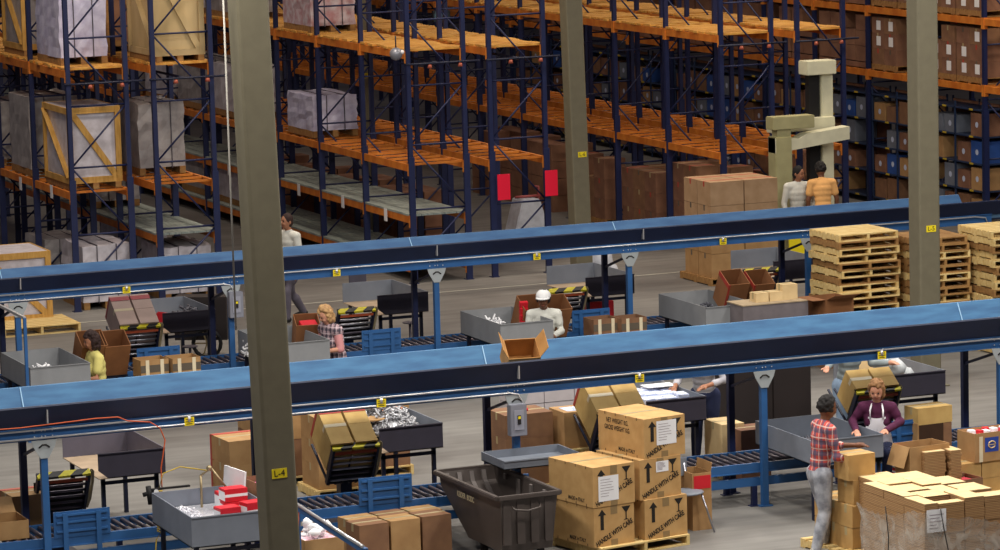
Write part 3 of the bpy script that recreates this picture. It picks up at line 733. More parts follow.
def seated(px, py, Y, label, rz, skin, shirt, hair, style, **k):
    q = ony(px, py, Y); pel = q.z-.81
    person(label, (q.x+k.pop('dx', .04), Y, 0), R(rz), skin, shirt, NAVYC, hair, pel=pel, sit=True, hairstyle=style,
           arms={1: ((.24, -.12, pel+.22), (.14, -.42, pel+.2)), -1: ((-.24, -.12, pel+.22), (-.14, -.42, pel+.2))},
           legs={j: (Vector((j*.13, -.40, max(pel-.02, .35))), Vector((j*.13, -.36, .09))) for j in (1, -1)}, **k)
    return q.x, pel
x_, pe = seated(89, 333, 48.0, 'packer with long dark curly hair in a yellow shirt at the far line', -88, SKM, mat('pale_yellow_cloth', '#cfc476', .9, var=.08), HDK, 'curly', female=True, sleeve='short', lean=6, head=(0, 14), dx=.12)
stool('stool under the packer in the yellow shirt', x_+.12, 48.0, pe-.13)
x_, pe = seated(327, 305, 48.0, 'packer with light curly hair in a dark checked vest over pink shirt', -75, SKL, mat('pink_cloth', '#c98a8c', .9, var=.08), HBLN, 'curly', female=True, sleeve='elbow', lean=14, head=(0, 22), vest=PPINK, dx=.14)
stool('stool under the light curly haired packer', x_+.04, 48.0, pe-.13)
x_, pe = seated(541, 289, 48.05, 'packer in a white cap and white shirt looking up at the camera', -25, SKD, SW, HBLK, 'afro', sleeve='long', lean=14, head=(-5, -2), hat=mat('white_cap_cloth', '#dcdcde', .8, var=0))
stool('stool under the packer in the white cap', x_+.04, 48.05, pe-.13)
# people behind the near overhead conveyor
q = ony(846, 380, 41.15)
person('standing worker in a pale grey blue shirt, head hidden by near conveyor, at right', (q.x, 41.15, 0), R(10), SKL, SG, mat('pale_denim', '#7b8ea6', .9), HBRN, pel=.86, lean=16, sleeve='long',
       arms={-1: ((-.33, -.12, 1.16), (-.50, -.28, 1.14)), 1: ((.27, -.18, 1.1), (.36, -.40, 1.12))})
q = ony(707, 400, 41.2)
person('standing worker in grey shirt and black trousers writing beside the tray of packets', (q.x+.02, 41.3, 0), R(-35), SKM, mat('grey_white_cloth', '#a5a3aa', .9, var=.15, scale=9), NAVYC, HBLK, pel=.88, lean=20, sleeve='rolled',
       arms={-1: ((-.30, -.22, 1.06), (-.30, -.42, 1.02)), 1: ((.28, -.24, 1.08), (.10, -.46, 1.04))})
q = ony(368, 405, 41.6)
person('worker reaching over the tray of hardware, face hidden behind near conveyor', (q.x-.12, 41.75, 0), R(38), SKL, SW, NAVYC, HBRN, pel=.88, lean=18, sleeve='rolled',
       arms={-1: ((-.27, -.2, 1.15), (-.16, -.46, 1.05)), 1: ((.26, -.22, 1.15), (.12, -.5, 1.06))})
q = onz(297, 321)
person('person walking in a white shirt and grey trousers beyond the far conveyor', (q.x-.05, q.y, 0), R(-70), SKM, SW, mat('grey_trousers', '#55505c', .9), HDK, pel=.90, lean=5, sleeve='long',
       legs={1: (Vector((.09, -.2, .50)), Vector((.1, -.22, .09))), -1: (Vector((-.09, .02, .50)), Vector((-.1, .28, .12)))})
q = ony(797, 166, 56.3)
person('person with dark hair in a white shirt standing behind the far conveyor', (q.x, 56.3, 0), R(-10), SKM, SW, mat('grey_trousers', '#55505c', .9), HBLK, pel=q.z-.82, lean=5, sleeve='long', hairstyle='short', head=(40, 10), s=1)
q = ony(823, 163, 55.9)
person('person seen from behind in a yellow shirt behind the far conveyor', (q.x, 55.9, 0), R(168), SKD, mat('golden_yellow_cloth', '#d9a466', .9, var=.06), NAVYC, HBLK, pel=q.z-.82, lean=12, sleeve='short', hairstyle='afro', head=(0, 15))

# ------------------------------------------------------------------ export carton stack (foreground)
def italy(loc, w, d, h, label, paper=None, side=True, weight=False, rz=11):
    o = carton(loc, w, d, h, label, KRX, R(rz), tape=None, name='export_carton')
    tm = MB(); tm.box((-w/2, -.03, h-.001), (w/2, .03, h+.002)); obj('tape', tm, TAPE, o)
    obj('tape', MB().box((-.045, -d/2-.002, h-.10), (.045, -d/2, h)), TAPE2, o); obj('tape', MB().box((-.045, -d/2-.002, 0), (.045, -d/2, .07)), TAPE2, o)
    ym = -d/2-.0022
    # up arrow
    ax_ = -w*.30; q = MB(); q.prism([(ax_-.022, h*.42), (ax_+.022, h*.42), (ax_+.022, h*.78), (ax_+.055, h*.78), (ax_, h*.93), (ax_-.055, h*.78), (ax_-.022, h*.78)], ym-.0005, ym+.0005, 'y'); obj('up_arrow', q, INK, o)
    gx = w*.30; q = MB(); q.prism([(gx-.06, h*.93), (gx+.06, h*.93), (gx+.008, h*.78), (gx+.007, h*.62), (gx+.04, h*.59), (gx-.04, h*.59), (gx-.007, h*.62), (gx-.008, h*.78)], ym-.0005, ym+.0005, 'y'); obj('glass_mark', q, INK, o)
    text('HANDLE WITH CARE', .080, INK, o, face_front(.0, ym-.001, h*.31, R(24)) @ Matrix.Diagonal((.70, 1, 1, 1)), bold=.002, sx=1)
    if side: text('MADE in ITALY', .06, INK, o, face_left(-w/2-.0015, -d*.12, h*.13), bold=.001, sx=.8)
    if weight:
        text('NET WEIGHT KG.', .075, INK, o, face_left(-w/2-.0015, d*.08, h*.80), bold=.001, sx=.72)
        text('GROSS WEIGHT KG.', .075, INK, o, face_left(-w/2-.0015, d*.08, h*.62), bold=.001, sx=.72)
    q = MB()
    for k in range(4):
        y = -d*.35+k*d*.23
        for z in (h-.03, .0): q.box((-w/2-.002, y, z), (-w/2, y+.012, z+.03))
    obj('staple_mark', q, mat('staple', '#5b4128', .7, var=0), o)
    if paper:
        u, v, pw, ph = paper; q = MB(); q.box((-w/2+u, ym-.002, v), (-w/2+u+pw, ym-.001, v+ph)); pl = obj('paper_label', q, WHT, o); pl['label'] = 'white shipping label'
        q = MB(); rr = random.Random(3)
        for i in range(7):
            z = v+ph*(.85-.11*i); q.box((-w/2+u+pw*.1, ym-.003, z), (-w/2+u+pw*rr.uniform(.5, .9), ym-.0022, z+.006))
        obj('label_print', q, mat('faint_print', '#9a8f98', .8, var=0), pl)
    return o
TAPE2 = mat('glossy_brown_tape', '#8c7450', .35, var=.05)
KRX = mat('export_kraft', '#b38c58', .8, var=.08, scale=7, col2='#bf9964')
a11 = R(11)
def fromcorner(px, py, z, w, d, rz=a11):
    c = onz(px, py, z); return c.x+w/2*math.cos(rz)-d/2*math.sin(rz), c.y+w/2*math.sin(rz)+d/2*math.cos(rz)
hx = .45
xl, yl = fromcorner(592, 468, 1.02, .56, .84); xr, yr = fromcorner(642.5, 419.5, 1.47, .56, .84)
pz = .12
pallet_proto(1.2, 1.0, .12, WOOD, 'wooden pallet beneath the stacked export cartons', None, ((xl+xr)/2+.02, (yl+yr)/2, 0), a11)
italy((xl, yl, pz), .54, .84, hx, 'export carton marked HANDLE WITH CARE, bottom of the left column')
italy((xl, yl, pz+hx), .56, .86, hx, 'export carton with large white label, top of the left column', paper=(.07, .06, .27, .28))
rx, ry = xl+.64*math.cos(a11)+.0, yl+.64*math.sin(a11)+.0
italy((rx+.05, ry-.02, pz), .58, .84, hx, 'export carton, bottom of the right column beside the stool', side=False)
italy((rx-.0, ry, pz+hx), .56, .84, hx, 'export carton with small white label high up, middle of right column', paper=(.22, .29, .17, .12), side=False)
italy((xr, yr, pz+2*hx), .56, .88, hx, 'topmost export carton, printed NET WEIGHT on its side', paper=(.17, .14, .27, .27), weight=True)

# ------------------------------------------------------------------ plastic tilt truck
def tub():
    a = onz(497, 497, .80); w, d = .84, 1.75; ww = .70
    t = thing('plastic_tub_truck', 'dark brown grey plastic tub truck with handle, left of the export cartons', 'tub truck', (a.x+.02, a.y, 0), R(1)); TUB = mat('tub_plastic', '#4a423f', .45, var=.12, scale=4); TIN = mat('tub_inside', '#6d6664', .4, var=.2, scale=3)
    z0, z1 = .16, .78; pr = [(.06, z0), (0.0, z1), (d, z1), (d-.05, .64), (1.0, z0)]
    def shell(e, xo0, xo1, zb):
        return pr
    q = MB(); n = len(pr); ins = .05
    vs = [(0+(ins if z < .3 else ins*.4 if z < .8 else 0), y, z) for y, z in pr]+[(ww-(ins if z < .3 else 0), y, z) for y, z in pr]
    fs = [(0, 1, 2, 3, 4), (9, 8, 7, 6, 5), (0, 5, 6, 1), (3, 2, 7, 8), (4, 3, 8, 9), (0, 4, 9, 5)]
    q.add(vs, fs)
    me = q.mesh('tub'); me.materials.append(TUB); o = obj('tub', me, None, t); sm = o.modifiers.new('s', 'SOLIDIFY'); sm.thickness = .012; sm.offset = -1
    q = MB(); r = .035
    for p0, p1 in (((-.02, -.02), (ww+.02, -.02)), ((-.02, d+.02), (ww+.02, d+.02)), ((-.02, -.02), (-.02, d+.02)), ((ww+.02, -.02), (ww+.02, d+.02))):
        q.beam((p0[0], p0[1], z1), (p1[0], p1[1], z1), .06, .05)
    obj('rim', q, TUB, t, bevel=.008)
    for k in range(4):
        q = MB(); x = .1+k*.15; q.beam((x, d-.03, .76), (x, d-.075, .64), .05, .03, up=(0, 1, 0)); q.beam((x, d-.085, .64), (x, 1.04, .2), .05, .03)
        obj('inside_rib', q, TIN, t); q = MB(); y = .25+k*.36; q.box((ww-.045, y, .3+max(0, (k-1)*.2)), (ww-.02, y+.06, .76)); obj('inside_rib', q, TIN, t)
        q = MB()
    for k in range(4): x = .05+k*.165; q.box((x, -.0, .25), (x+.09, .03, .74))
    obj('outer_rib', q, TUB, t)
    q = MB(); q.tube([(.14, -.02, .68), (.16, -.07, .65), (.3, -.09, .63), (.46, -.07, .65), (.48, -.02, .68)], .012, 8); obj('handle', q, TUB, t)
    text('KEIDER  BODC', .085, mat('raised_letters', '#b3a98a', .6, var=0), t, face_left(-.008, .92, .64), name='raised_lettering', bold=.002, sx=.85)
    for x, y in ((.15, .15), (ww-.15, .15), (.15, .8), (ww-.15, .8)):
        q = MB(); q.tube([(x-.02, y, .065), (x+.02, y, .065)], .06, 12); q.box((x-.03, y-.03, .06), (x+.03, y+.03, .165)); obj('caster', q, BLK, t)
tub()
# ------------------------------------------------------------------ foreground cartons, left half
for i, (px, py, zz) in enumerate([(357.5, 526.5, .46), (392, 527, .46), (373, 516, .46), (0, 0, 0), (422, 514, .46), (402.5, 513, .46)]):
    if px == 0: continue
gx0, gy0 = onz(357, 526, .47).x, onz(357, 526, .47).y
for j in range(2):
    for i in range(3):
        w = .36
        carton((gx0+.18+i*.39+j*.04, gy0+.17+j*.37+i*.05, 0), .36, .34, .47-(.02 if j else 0), ['brown carton, left of the front row before the roller conveyor', 'brown carton, middle of the front row before the roller conveyor', 'brown carton, right of the front row before the roller conveyor',
               'brown carton, left of the back row before the roller conveyor', 'brown carton, middle of the back row before the roller conveyor', 'brown carton, right of the back row before the roller conveyor'][j*3+i], KRD if (i+j) % 2 == 0 else KR, R(6), group='six brown cartons on the floor')
# stacks behind the rollers
def stack(px, py, ztop, w, d, h, n, labs, m=KR, yaw=0, pal=True, **k):
    c = onz(px, py, ztop); a = R(yaw); x = c.x+w/2*math.cos(a)-d/2*math.sin(a); y = c.y+w/2*math.sin(a)+d/2*math.cos(a); z = ztop-n*h
    for i in range(n): carton((x, y, z+i*h), w, d, h, labs[n-1-i], m, a, **k)
    if pal and z > .06: pallet_proto(w+.1, d+.1, z, WOOD, 'wooden pallet under '+labs[-1][:1].lower()+labs[-1][1:], None, (x, y, 0), a)
    return x, y
stack(229, 442, .98, .62, .62, .29, 3, ['red edged carton, top one left of the near column', 'red edged carton, middle one left of near column', 'red edged carton, lowest one left of near column'], KR, 3, stripe=REDT)
stack(317, 419, .98, .5, .6, .29, 3, ['brown carton right of the near column, top of its stack', 'brown carton right of near column, middle of its stack', 'brown carton right of near column, lowest one'], KR, 0)
# loaded pallet behind the hardware tray
c = ony(395, 470, 42.6)
n = 0
for i in range(3):
    for j in range(2):
        for k in range(2):
            carton((14.55+i*.62, 42.75+j*.6, .12+k*.46), .6, .58, .455, 'brown carton of the load behind the hardware tray', KR if (i+k) % 2 else KRD, group='cartons behind the hardware tray')
pallet_proto(1.9, 1.25, .119, WOOD, 'wooden pallet under the carton load behind the hardware tray', None, (15.17, 43.05, 0))
carton((15.9, 42.75, 1.04), .42, .5, .3, 'small brown carton on top of the load behind the hardware tray', KR)
# right of the disconnect post
stack(505, 416, .98, .62, .55, .29, 3, ['wide brown carton behind the disconnect box, top one', 'wide brown carton behind disconnect box, middle one', 'wide brown carton behind disconnect box, lowest one'], KRD, 0)
o = carton_at(564, 413, .98, .40, .46, .44, 'brown carton showing blue and white paper on top, behind the near rollers', KR, 0, tape=None)
obj('top_paper', MB().box((-.12, -.15, .44), (.14, .12, .443)), mat('blue_white_paper', '#8ea6d8', .7, var=.2, scale=30, col2='#e0e4f0'), o)
c = o.location; pallet_proto(.6, .6, max(.06, c.z), WOOD, 'wooden pallet under the blue papered carton', None, (c.x, c.y, 0))
carton_at(551, 424, .75, .2, .35, .75, 'small brown carton left of the blue papered one', KRY, 0)
o = carton_at(692, 474, .66, .24, .4, .66, 'tall open carton with a red label on its front, right of the export cartons', KR, 0, open_=True, flaps=(('R', 80),)) 
obj('red_label', MB().box((-.10, -.204, .48), (.11, -.2005, .63)), RED, o)
# grey chair beside the export cartons
q = onz(686, 532); ch = thing('work_chair', 'grey plastic chair with thin metal legs beside the export cartons', 'chair', (q.x, q.y, 0), R(15))
m_ = MB(); m_.ball((0, 0, .46), 1, 16, 8, (.22, .21, .03)); obj('seat', m_, GRY, ch)
m_ = MB(); m_.box((-.2, .19, .6), (.2, .215, .82)); obj('backrest', m_, GRY, ch, bevel=.01)
for s in (-1, 1):
    m_ = MB(); m_.tube([(s*.15, -.1, .45), (s*.22, -.24, 0)], .012, 8); obj('leg', m_, CHR, ch)
    m_ = MB(); m_.tube([(s*.15, .19, .75), (s*.16, .16, .45), (s*.22, .26, 0)], .012, 8); obj('leg', m_, CHR, ch)
# pale carton wall behind tray n3
for k in range(5):
    for j in range(2):
        carton((17.95+k*.42, 43.3, .1+j*.52), .41, .5, .51, 'white carton in the row behind the tray of packets', mat('white_carton', '#b5aeb2', .8, var=.05), group='white cartons behind the packet tray', tape=None)
pallet_proto(2.2, .6, .099, WOOD, 'wooden pallet under the row of white cartons', None, (18.79, 43.3, 0))
# dark cabinet panel behind the post
a = ony(734, 455, 42.2); b = ony(812, 450, 42.2)
cb = thing('tall_cabinet', 'tall dark brown cabinet behind the near conveyor post at centre right', 'cabinet', ((a.x+b.x)/2, 42.2, 0)); cw = (b.x-a.x)/2; CB = mat('dark_brown_cabinet', '#241c1c', .6, var=.12, scale=2)
obj('carcass', MB().box((-cw, 0, .05), (cw, .8, 1.32)), CB, cb, bevel=.006)
for s in (-1, 0): obj('door', MB().box((s*cw+.01, -.02, .08), ((s+1)*cw-.01, -.001, 1.29)), CB, cb, bevel=.004)
obj('plinth', MB().box((-cw+.03, .03, 0), (cw-.03, .77, .05)), BLK, cb)
o = carton_at(741, 431, .62, .4, .4, .62, 'red brown carton with torn tape in front of the dark cabinet', KRR, 0, open_=False)
stack(722, 425, .66, .3, .5, .5, 1, ['cream carton left of the dark cabinet'], KRL, 0)

# ------------------------------------------------------------------ right foreground
KS = mat('kraft_small', '#b08a54', .8, var=.08, scale=6, col2='#bd9860')
c0 = onz(851, 506, .60); ay = R(4)
pallet_proto(.95, 1.05, .10, WOOD, 'wooden pallet under the small cartons beside the plaid shirt man', None, (c0.x+.34, c0.y+.40, 0), ay)
def grid(i, j, k, lab, x0=c0.x, y0=c0.y): return carton((x0+.15+i*.31, y0+.14+j*.29, .10+k*.25), .30, .28, .245, lab, KS, ay, group='small cartons beside the plaid shirt man', tape=TAPE)
for k in range(2):
    for i in range(2):
        for j in range(3): grid(i, j, k, 'small tan carton in the stack at the feet of the plaid shirt man')
carton((c0.x+.20, c0.y+.20, .60), .33, .33, .27, 'tan carton under the one the plaid shirt man is holding', KS, ay)
carton((c0.x+.15, c0.y+.19, .87), .34, .30, .28, 'tan carton under the hand of the plaid shirt man, topmost', KS, ay)
# flattened cartons pallet
SHT = stripes('sheet_stack_edges', ['#8d6a42', '#a9835a', '#765534', '#b08b5e', '#946e46'], 28, 'Z', 0, .85)
def flat_load():
    c = onz(924.5, 503, .98); a = R(1)
    base = Vector((c.x, c.y, 0)); w, d = 1.05, 1.32
    M_ = Matrix.Translation(base) @ Matrix.Rotation(a, 4, 'Z')
    ctr = M_ @ Vector((w/2, d/2, 0))
    pallet_proto(w, d, .12, WOOD, 'wooden pallet under the flattened cartons', None, ctr, a)
    rr = random.Random(4)
    def bundle(x0, y0, x1, y1, z, cap=True):
        p = M_ @ Vector(((x0+x1)/2, (y0+y1)/2, .12)); hx_, hy_ = (x1-x0)/2-.004, (y1-y0)/2-.004; q = MB(); zz = 0; h = z-.12
        while zz < h-.01:
            th = min(rr.uniform(.07, .13), h-zz); e = rr.uniform(-.004, .004); f = rr.uniform(-.004, .004)
            q.box((-hx_+e, -hy_+f, zz), (hx_+e, hy_+f, zz+th-.003)); zz += th
        o = obj('flattened_cartons', q, SHT, None, p); o.rotation_euler = (0, 0, a); tag(o, 'bundle of flattened cartons stacked on the wrapped pallet', 'cartons', 'flattened carton bundles on the wrapped pallet')
        q = MB(); q.box((-hx_, -hy_, h-.002), (hx_, hy_, h+.003)); obj('top_sheet', q, KRL if cap else KIN, o)  # low sheets in the gaps get dark kraft, painting the holes' shade
    z = .97
    for k in range(3): bundle(0, k*.44, .17, k*.44+.44, z+rr.uniform(-.015, .015))
    bundle(.17, 0, .48, .14, z-.02); bundle(.17, .30, .48, .6, z); bundle(.17, .76, .48, 1.1, z-.02); bundle(.17, 1.1, .48, 1.32, z)
    bundle(.48, 0, .72, .44, z+.01); bundle(.48, .44, .72, .88, z-.02); bundle(.48, .88, .72, 1.32, z)
    bundle(.72, 0, 1.05, .22, z-.0); bundle(.72, .40, 1.05, .78, z-.01); bundle(.72, .94, 1.05, 1.32, z-.03)
    for (x0, y0, x1, y1) in ((.17, .14, .48, .30), (.17, .6, .48, .76), (.72, .22, 1.05, .40), (.72, .78, 1.05, .94)): bundle(x0, y0, x1, y1, z-.3, False)
    c3 = M_ @ Vector((.62, 1.72, 0)); pallet_proto(.9, .68, .12, WOOD, 'wooden pallet under the rear flattened cartons', None, c3, a)
    bundle(.28, 1.40, .68, 2.0, z-.06); bundle(.68, 1.40, 1.05, 2.0, z-.09)
    # wrap
    wm = bpy.data.materials.new('clear_wrap'); wm.use_nodes = True; nt = wm.node_tree; b = nt.nodes['Principled BSDF']
    b.inputs['Base Color'].default_value = lin('#d8d4cc'); b.inputs['Roughness'].default_value = .18
    nz = nt.nodes.new('ShaderNodeTexNoise'); nz.inputs['Scale'].default_value = 5; nz.inputs['Detail'].default_value = 7; nz.inputs['Distortion'].default_value = .8
    tc = nt.nodes.new('ShaderNodeTexCoord'); nt.links.new(tc.outputs['Object'], nz.inputs['Vector'])
    rp = nt.nodes.new('ShaderNodeValToRGB'); rp.color_ramp.elements[0].position = .42; rp.color_ramp.elements[0].color = (.22, .22, .22, 1); rp.color_ramp.elements[1].position = .75; rp.color_ramp.elements[1].color = (.62, .62, .62, 1)
    nt.links.new(nz.outputs['Fac'], rp.inputs[0]); nt.links.new(rp.outputs[0], b.inputs['Alpha'])
    bp = nt.nodes.new('ShaderNodeBump'); bp.inputs['Strength'].default_value = .9; bp.inputs['Distance'].default_value = .03; nt.links.new(nz.outputs['Fac'], bp.inputs['Height']); nt.links.new(bp.outputs[0], b.inputs['Normal'])
    _M['clear_wrap'] = wm
    q = MB(); n = 120; per = []
    def pt(u, e):
        L_ = [(-e, -e), (w+e, -e), (w+e, d+e), (-e, d+e)]; seg = [w, d, w, d]; s_ = u*2*(w+d)
        for i in range(4):
            if s_ <= seg[i] or i == 3:
                f = min(1, s_/seg[i]); A, B = L_[i], L_[(i+1) % 4]; return A[0]+(B[0]-A[0])*f, A[1]+(B[1]-A[1])*f
            s_ -= seg[i]
    rows = 9; vs = []
    for r_ in range(rows):
        for i in range(n):
            e = .02+rr.uniform(0, .014)+(.035 if r_ == rows-1 else 0); x, y = pt(i/n, e); top = .70+.10*math.sin(i/n*math.pi*4+1)+rr.uniform(-.02, .02)+(.12 if x < 0 else 0)
            vs.append((x, y, .06+(top-.06)*r_/(rows-1)))
    q.add(vs, [(r_*n+i, r_*n+(i+1) % n, (r_+1)*n+(i+1) % n, (r_+1)*n+i) for r_ in range(rows-1) for i in range(n)], True)
    o = obj('plastic_wrap', q, wm, None, base); o.rotation_euler = (0, 0, a); tag(o, 'crinkled clear plastic wrap around the flattened cartons', 'plastic wrap')
    pl = obj('paper_notice', MB().box((.02, -.012, .66), (.25, -.007, .90)), WHT, None, base); pl.rotation_euler = (0, 0, a); tag(pl, 'white paper notice taped on the front of flattened cartons', 'paper')
    q = MB()
    for k in range(5): q.box((.05, -.0135, .84-k*.035), (.05+(.17, .12, .15, .08, .11)[k], -.0125, .848-k*.035))
    obj('faint_print', q, mat('faint_print', '#9a8f98', .8, var=0), pl)
    for x in (.14, .62):
        q = MB(); q.tube([(x-.03, -.06, .08), (x, -.055, .5), (x+.03, -.03, .86)], .005, 5)
    q = MB(); q.tube([(-.055, .7, .06), (-.05, .68, .5), (-.05, .74, .82)], .006, 5); q.tube([(.30, -.055, .06), (.26, -.055, .4), (.2, -.04, .72), (.18, -.02, .9)], .006, 5); o2 = obj('strap', q, BLK, o)
flat_load()
# cartons to the right behind the pallet
xk, yk = onz(970, 465, .49).x, onz(970, 465, .49).y
pallet_proto(1.3, .6, .1, WOOD, 'wooden pallet under the blue marked carton at the right edge', None, (xk+.5, yk+.25, 0), R(5))
for k in range(2):
    for i in range(4):
        carton((xk+.02+i*.31, yk+.2+i*.025, .1+k*.2), .30, .3, .197, 'small brown carton under the blue marked carton', KS, R(5), group='small cartons under the blue marked carton')
o = carton((xk+.38, yk+.22+.02, .50), .62, .36, .34, 'open carton of red and white packets with blue ring print', KR, R(5), open_=True)
q = MB(); q.box((-.17, -.183, .11), (.02, -.1805, .28)); bm_ = obj('blue_print', q, INKB, o)
q = MB(); pts = [(.05*math.cos(R(a)), .05*math.sin(R(a))) for a in range(0, 361, 30)]; q.tube([(-.075+x, -.186, .195+y*.8) for x, y in pts], .007, 6); q.box((-.13, -.187, .19), (-.02, -.184, .20)); obj('ring_print', q, KRL, bm_)
q = MB(); q.box((-.25, -.1825, .0), (-.20, -.1805, .3)); q.box((.10, -.1825, .0), (.19, -.1805, .34)); obj('tape', q, TAPEL, o)
rr = random.Random(9)
for k in range(7):
    tag(obj('packet', MB().box((-.04, -.05, 0), (.04, .05, .05)), RED if k % 2 else WHT, None, (o.location.x-.22+k*.075, o.location.y+rr.uniform(-.07, .09), .80), rot=(0, 0, rr.uniform(-.5, .5)), bevel=.006), 'red or white packet on top inside the blue marked carton', 'packet', 'packets in the blue marked carton')
tag(obj('packing_fill', MB().box((-.29, -.16, 0), (.29, .16, .28)), mat('packet_fill', '#b03038', .7, var=.3, scale=25, col2='#e6dfe2'), None, (o.location.x, o.location.y, .515), rot=(0, 0, R(5))), 'red and white packets filling the blue marked carton', 'packets', kind='stuff')
# open and small cartons between
c = onz(917.5, 462, .44)
o = carton_at(910, 448, .80, .55, .36, .36, 'open empty carton in front of the small cartons at right', KR, 6, open_=True, flaps=(('L', -70),))
carton((o.location.x, o.location.y, .10), .5, .33, .335, 'plain carton supporting the open empty one at right', KRD, R(6)); 
pallet_proto(.7, .5, .1, WOOD, 'wooden pallet under the open empty carton', None, (o.location.x, o.location.y, 0), R(6))
ox, oy = o.location.x, o.location.y
# carton on its side modelled closed; a dark plate paints the shade of its open front
o = carton_at(917.5, 424, .80, .38, .40, .30, 'brown carton lying on its side, open toward the front', KR, 4, open_=False, tape=None)
q = MB(); q.box((-.17, -.206, .02), (.17, -.2005, .28)); obj('opening_shade', q, mat('inside_shade', '#3a2414', .9, var=.1), o)
sx_, sy_ = o.location.x, o.location.y
carton((sx_, sy_, .1), .38, .38, .395, 'carton beneath the one lying on its side', KRD, R(4)); pallet_proto(.5, .5, .1, WOOD, 'wooden pallet beneath the carton lying on its side', None, (sx_, sy_, 0))
o = carton_at(918, 409, .98, .48, .30, .2, 'long yellowish carton on the stack right of the tilt stand', KRY, 4)
lx_, ly_ = o.location.x, o.location.y
carton((lx_, ly_, .12), .46, .3, .655, 'tall brown carton below the long yellowish one', KRD, R(4)); pallet_proto(.6, .45, .12, WOOD, 'wooden pallet below the long yellowish carton', None, (lx_, ly_, 0))
# stacks of dark sheets
for px, py, w, lab in ((917, 450, .27, 'low stack of brown flattened sheets beside the open empty carton'), (943, 448, .14, 'low stack of pale edged flattened sheets beside the open empty carton')):
    c = onz(px, py, .74); q = MB()
    for k in range(9): q.box((-w/2+rr.uniform(-.01, .01), -.13, k*.035), (w/2+rr.uniform(-.01, .01), .13, k*.035+.033))
    o = obj('sheet_stack', q, SHT, None, (c.x+w/2, c.y-.05, .42)); tag(o, lab, 'flattened cartons')
    obj('top_sheet', MB().box((-w/2, -.13, .315), (w/2, .13, .32)), KRL, o)
    carton((c.x+w/2, c.y-.05, .0), w, .26, .415, 'plain carton under the '+lab[:36], KR)
o = carton_at(958, 481, .40, .36, .34, .26, 'open carton of red packets behind the flattened cartons', KRD, 8, open_=True, flaps=(('B', 20), ('L', 20)))
tag(obj('red_packets', MB().box((-.15, -.15, 0), (.15, .15, .2)), mat('red_fill', '#a02030', .7, var=.4, scale=30, col2='#d84858'), None, (o.location.x, o.location.y, o.location.z+.02), rot=(0, 0, R(8))), 'red packets filling the open carton', 'packets', kind='stuff')
carton((o.location.x, o.location.y, 0), .34, .3, o.location.z-.002, 'low carton under the open carton of red packets', KR, R(8))
# red and white packages beside the aproned woman
c = onz(890, 455, .62)
for k in range(3):
    q = MB(); q.box((-.055, -.08, 0), (.055, .08, .10)); o = obj('product_box', q, RED if k % 2 == 0 else WHT, None, (c.x-.02, 37.40, .42+k*.101), rot=(0, 0, R(10)), bevel=.003); tag(o, ['red product box, lowest of three beside the aproned woman', 'white product box, middle of three beside the aproned woman', 'red product box, top of three beside the aproned woman'][k], 'box')
    obj('band', MB().box((-.056, -.081, .04), (.056, .081, .065)), WHT if k % 2 == 0 else YEL, o)
carton((c.x+.03, 37.45, 0), .34, .34, .418, 'brown carton under the red and white product boxes', KRD)

# ------------------------------------------------------------------ left foreground detail
tx, ty = 11.42, 36.7
def prod(x, y, z, w, d, h, lab, m=RED, rz=0):
    o = obj('product_box', MB().box((-w/2, -d/2, 0), (w/2, d/2, h)), m, None, (x, y, z), rot=(0, 0, rz), bevel=.003); tag(o, lab, 'box')
    obj('white_band', MB().box((-w/2-.001, -d/2-.001, h*.38), (w/2+.001, -d/2, h*.6)), WHT, o); obj('white_end', MB().box((-w/2-.001, -d/2, h*.1), (-w/2, d/2, h*.8)), WHT, o)
base = .80
tag(obj('loose_screws', MB().box((0, 0, 0), (.91, 1.34, .145)), mat('bright_screws', '#b9bac6', .3, metal=.4, var=.4, scale=60, col2='#f0f0f6'), None, (11.47, 36.78, .652), bevel=.01), 'layer of loose bright screws filling the lower left tray', 'hardware', kind='stuff')
def heap(x, y, z, rx, ry, h, n, m, lab, sz=.03, cat='hardware'):
    r2 = random.Random(int(x*50)); q = MB()
    for i in range(n):
        a = r2.uniform(0, 6.28); r_ = math.sqrt(r2.random()); px_, py_ = x+rx*r_*math.cos(a), y+ry*r_*math.sin(a); zz = z+h*(1-r_*r_)*r2.random()+.01
        d = Vector((r2.uniform(-1, 1), r2.uniform(-1, 1), r2.uniform(-.5, .8))).normalized()*sz*r2.uniform(.6, 1.6); q.tube([Vector((px_, py_, zz))-d, Vector((px_, py_, zz))+d], sz*.28*r2.uniform(.6, 1.5), 5)
    q.ball((x, y, z), 1, 14, 8, (rx*.9, ry*.9, h*.7)); q.v = [Vector((v.x, v.y, max(v.z, z-.02))) for v in q.v]
    o = wobj('loose_hardware', q, m); tag(o, lab, cat, kind='stuff'); return o
SCR = mat('bright_screws', '#b9bac6', .3, metal=.4, var=.4, scale=60, col2='#f0f0f6')
heap(11.64, 37.4, base, .13, .5, .12, 400, SCR, 'heap of loose bright screws in the lower left tray', .02)
prod(11.93, 37.0, base+.02, .24, .18, .16, 'red packet with white band, left in the lower left tray', rz=.1)
prod(12.12, 37.35, base+.02, .26, .2, .14, 'red packet lying under the topmost one in the lower left tray', rz=-.1)
prod(12.12, 37.36, base+.165, .26, .18, .14, 'topmost red packet in the lower left tray', rz=.05)
prod(12.2, 36.95, base+.02, .24, .17, .2, 'red packet with white end, right in the lower left tray', rz=.2)
prod(12.18, 37.7, base+.02, .26, .2, .18, 'red packet at the back of the lower left tray', rz=.0)
o = obj('white_board', MB().box((0, 0, 0), (.02, .5, .42)), WHT, None, (12.28, 37.55, .80), rot=(0, R(6), R(8))); tag(o, 'white board leaning upright at the back of the lower left tray', 'board')
x_, y_ = 12.6, 37.75
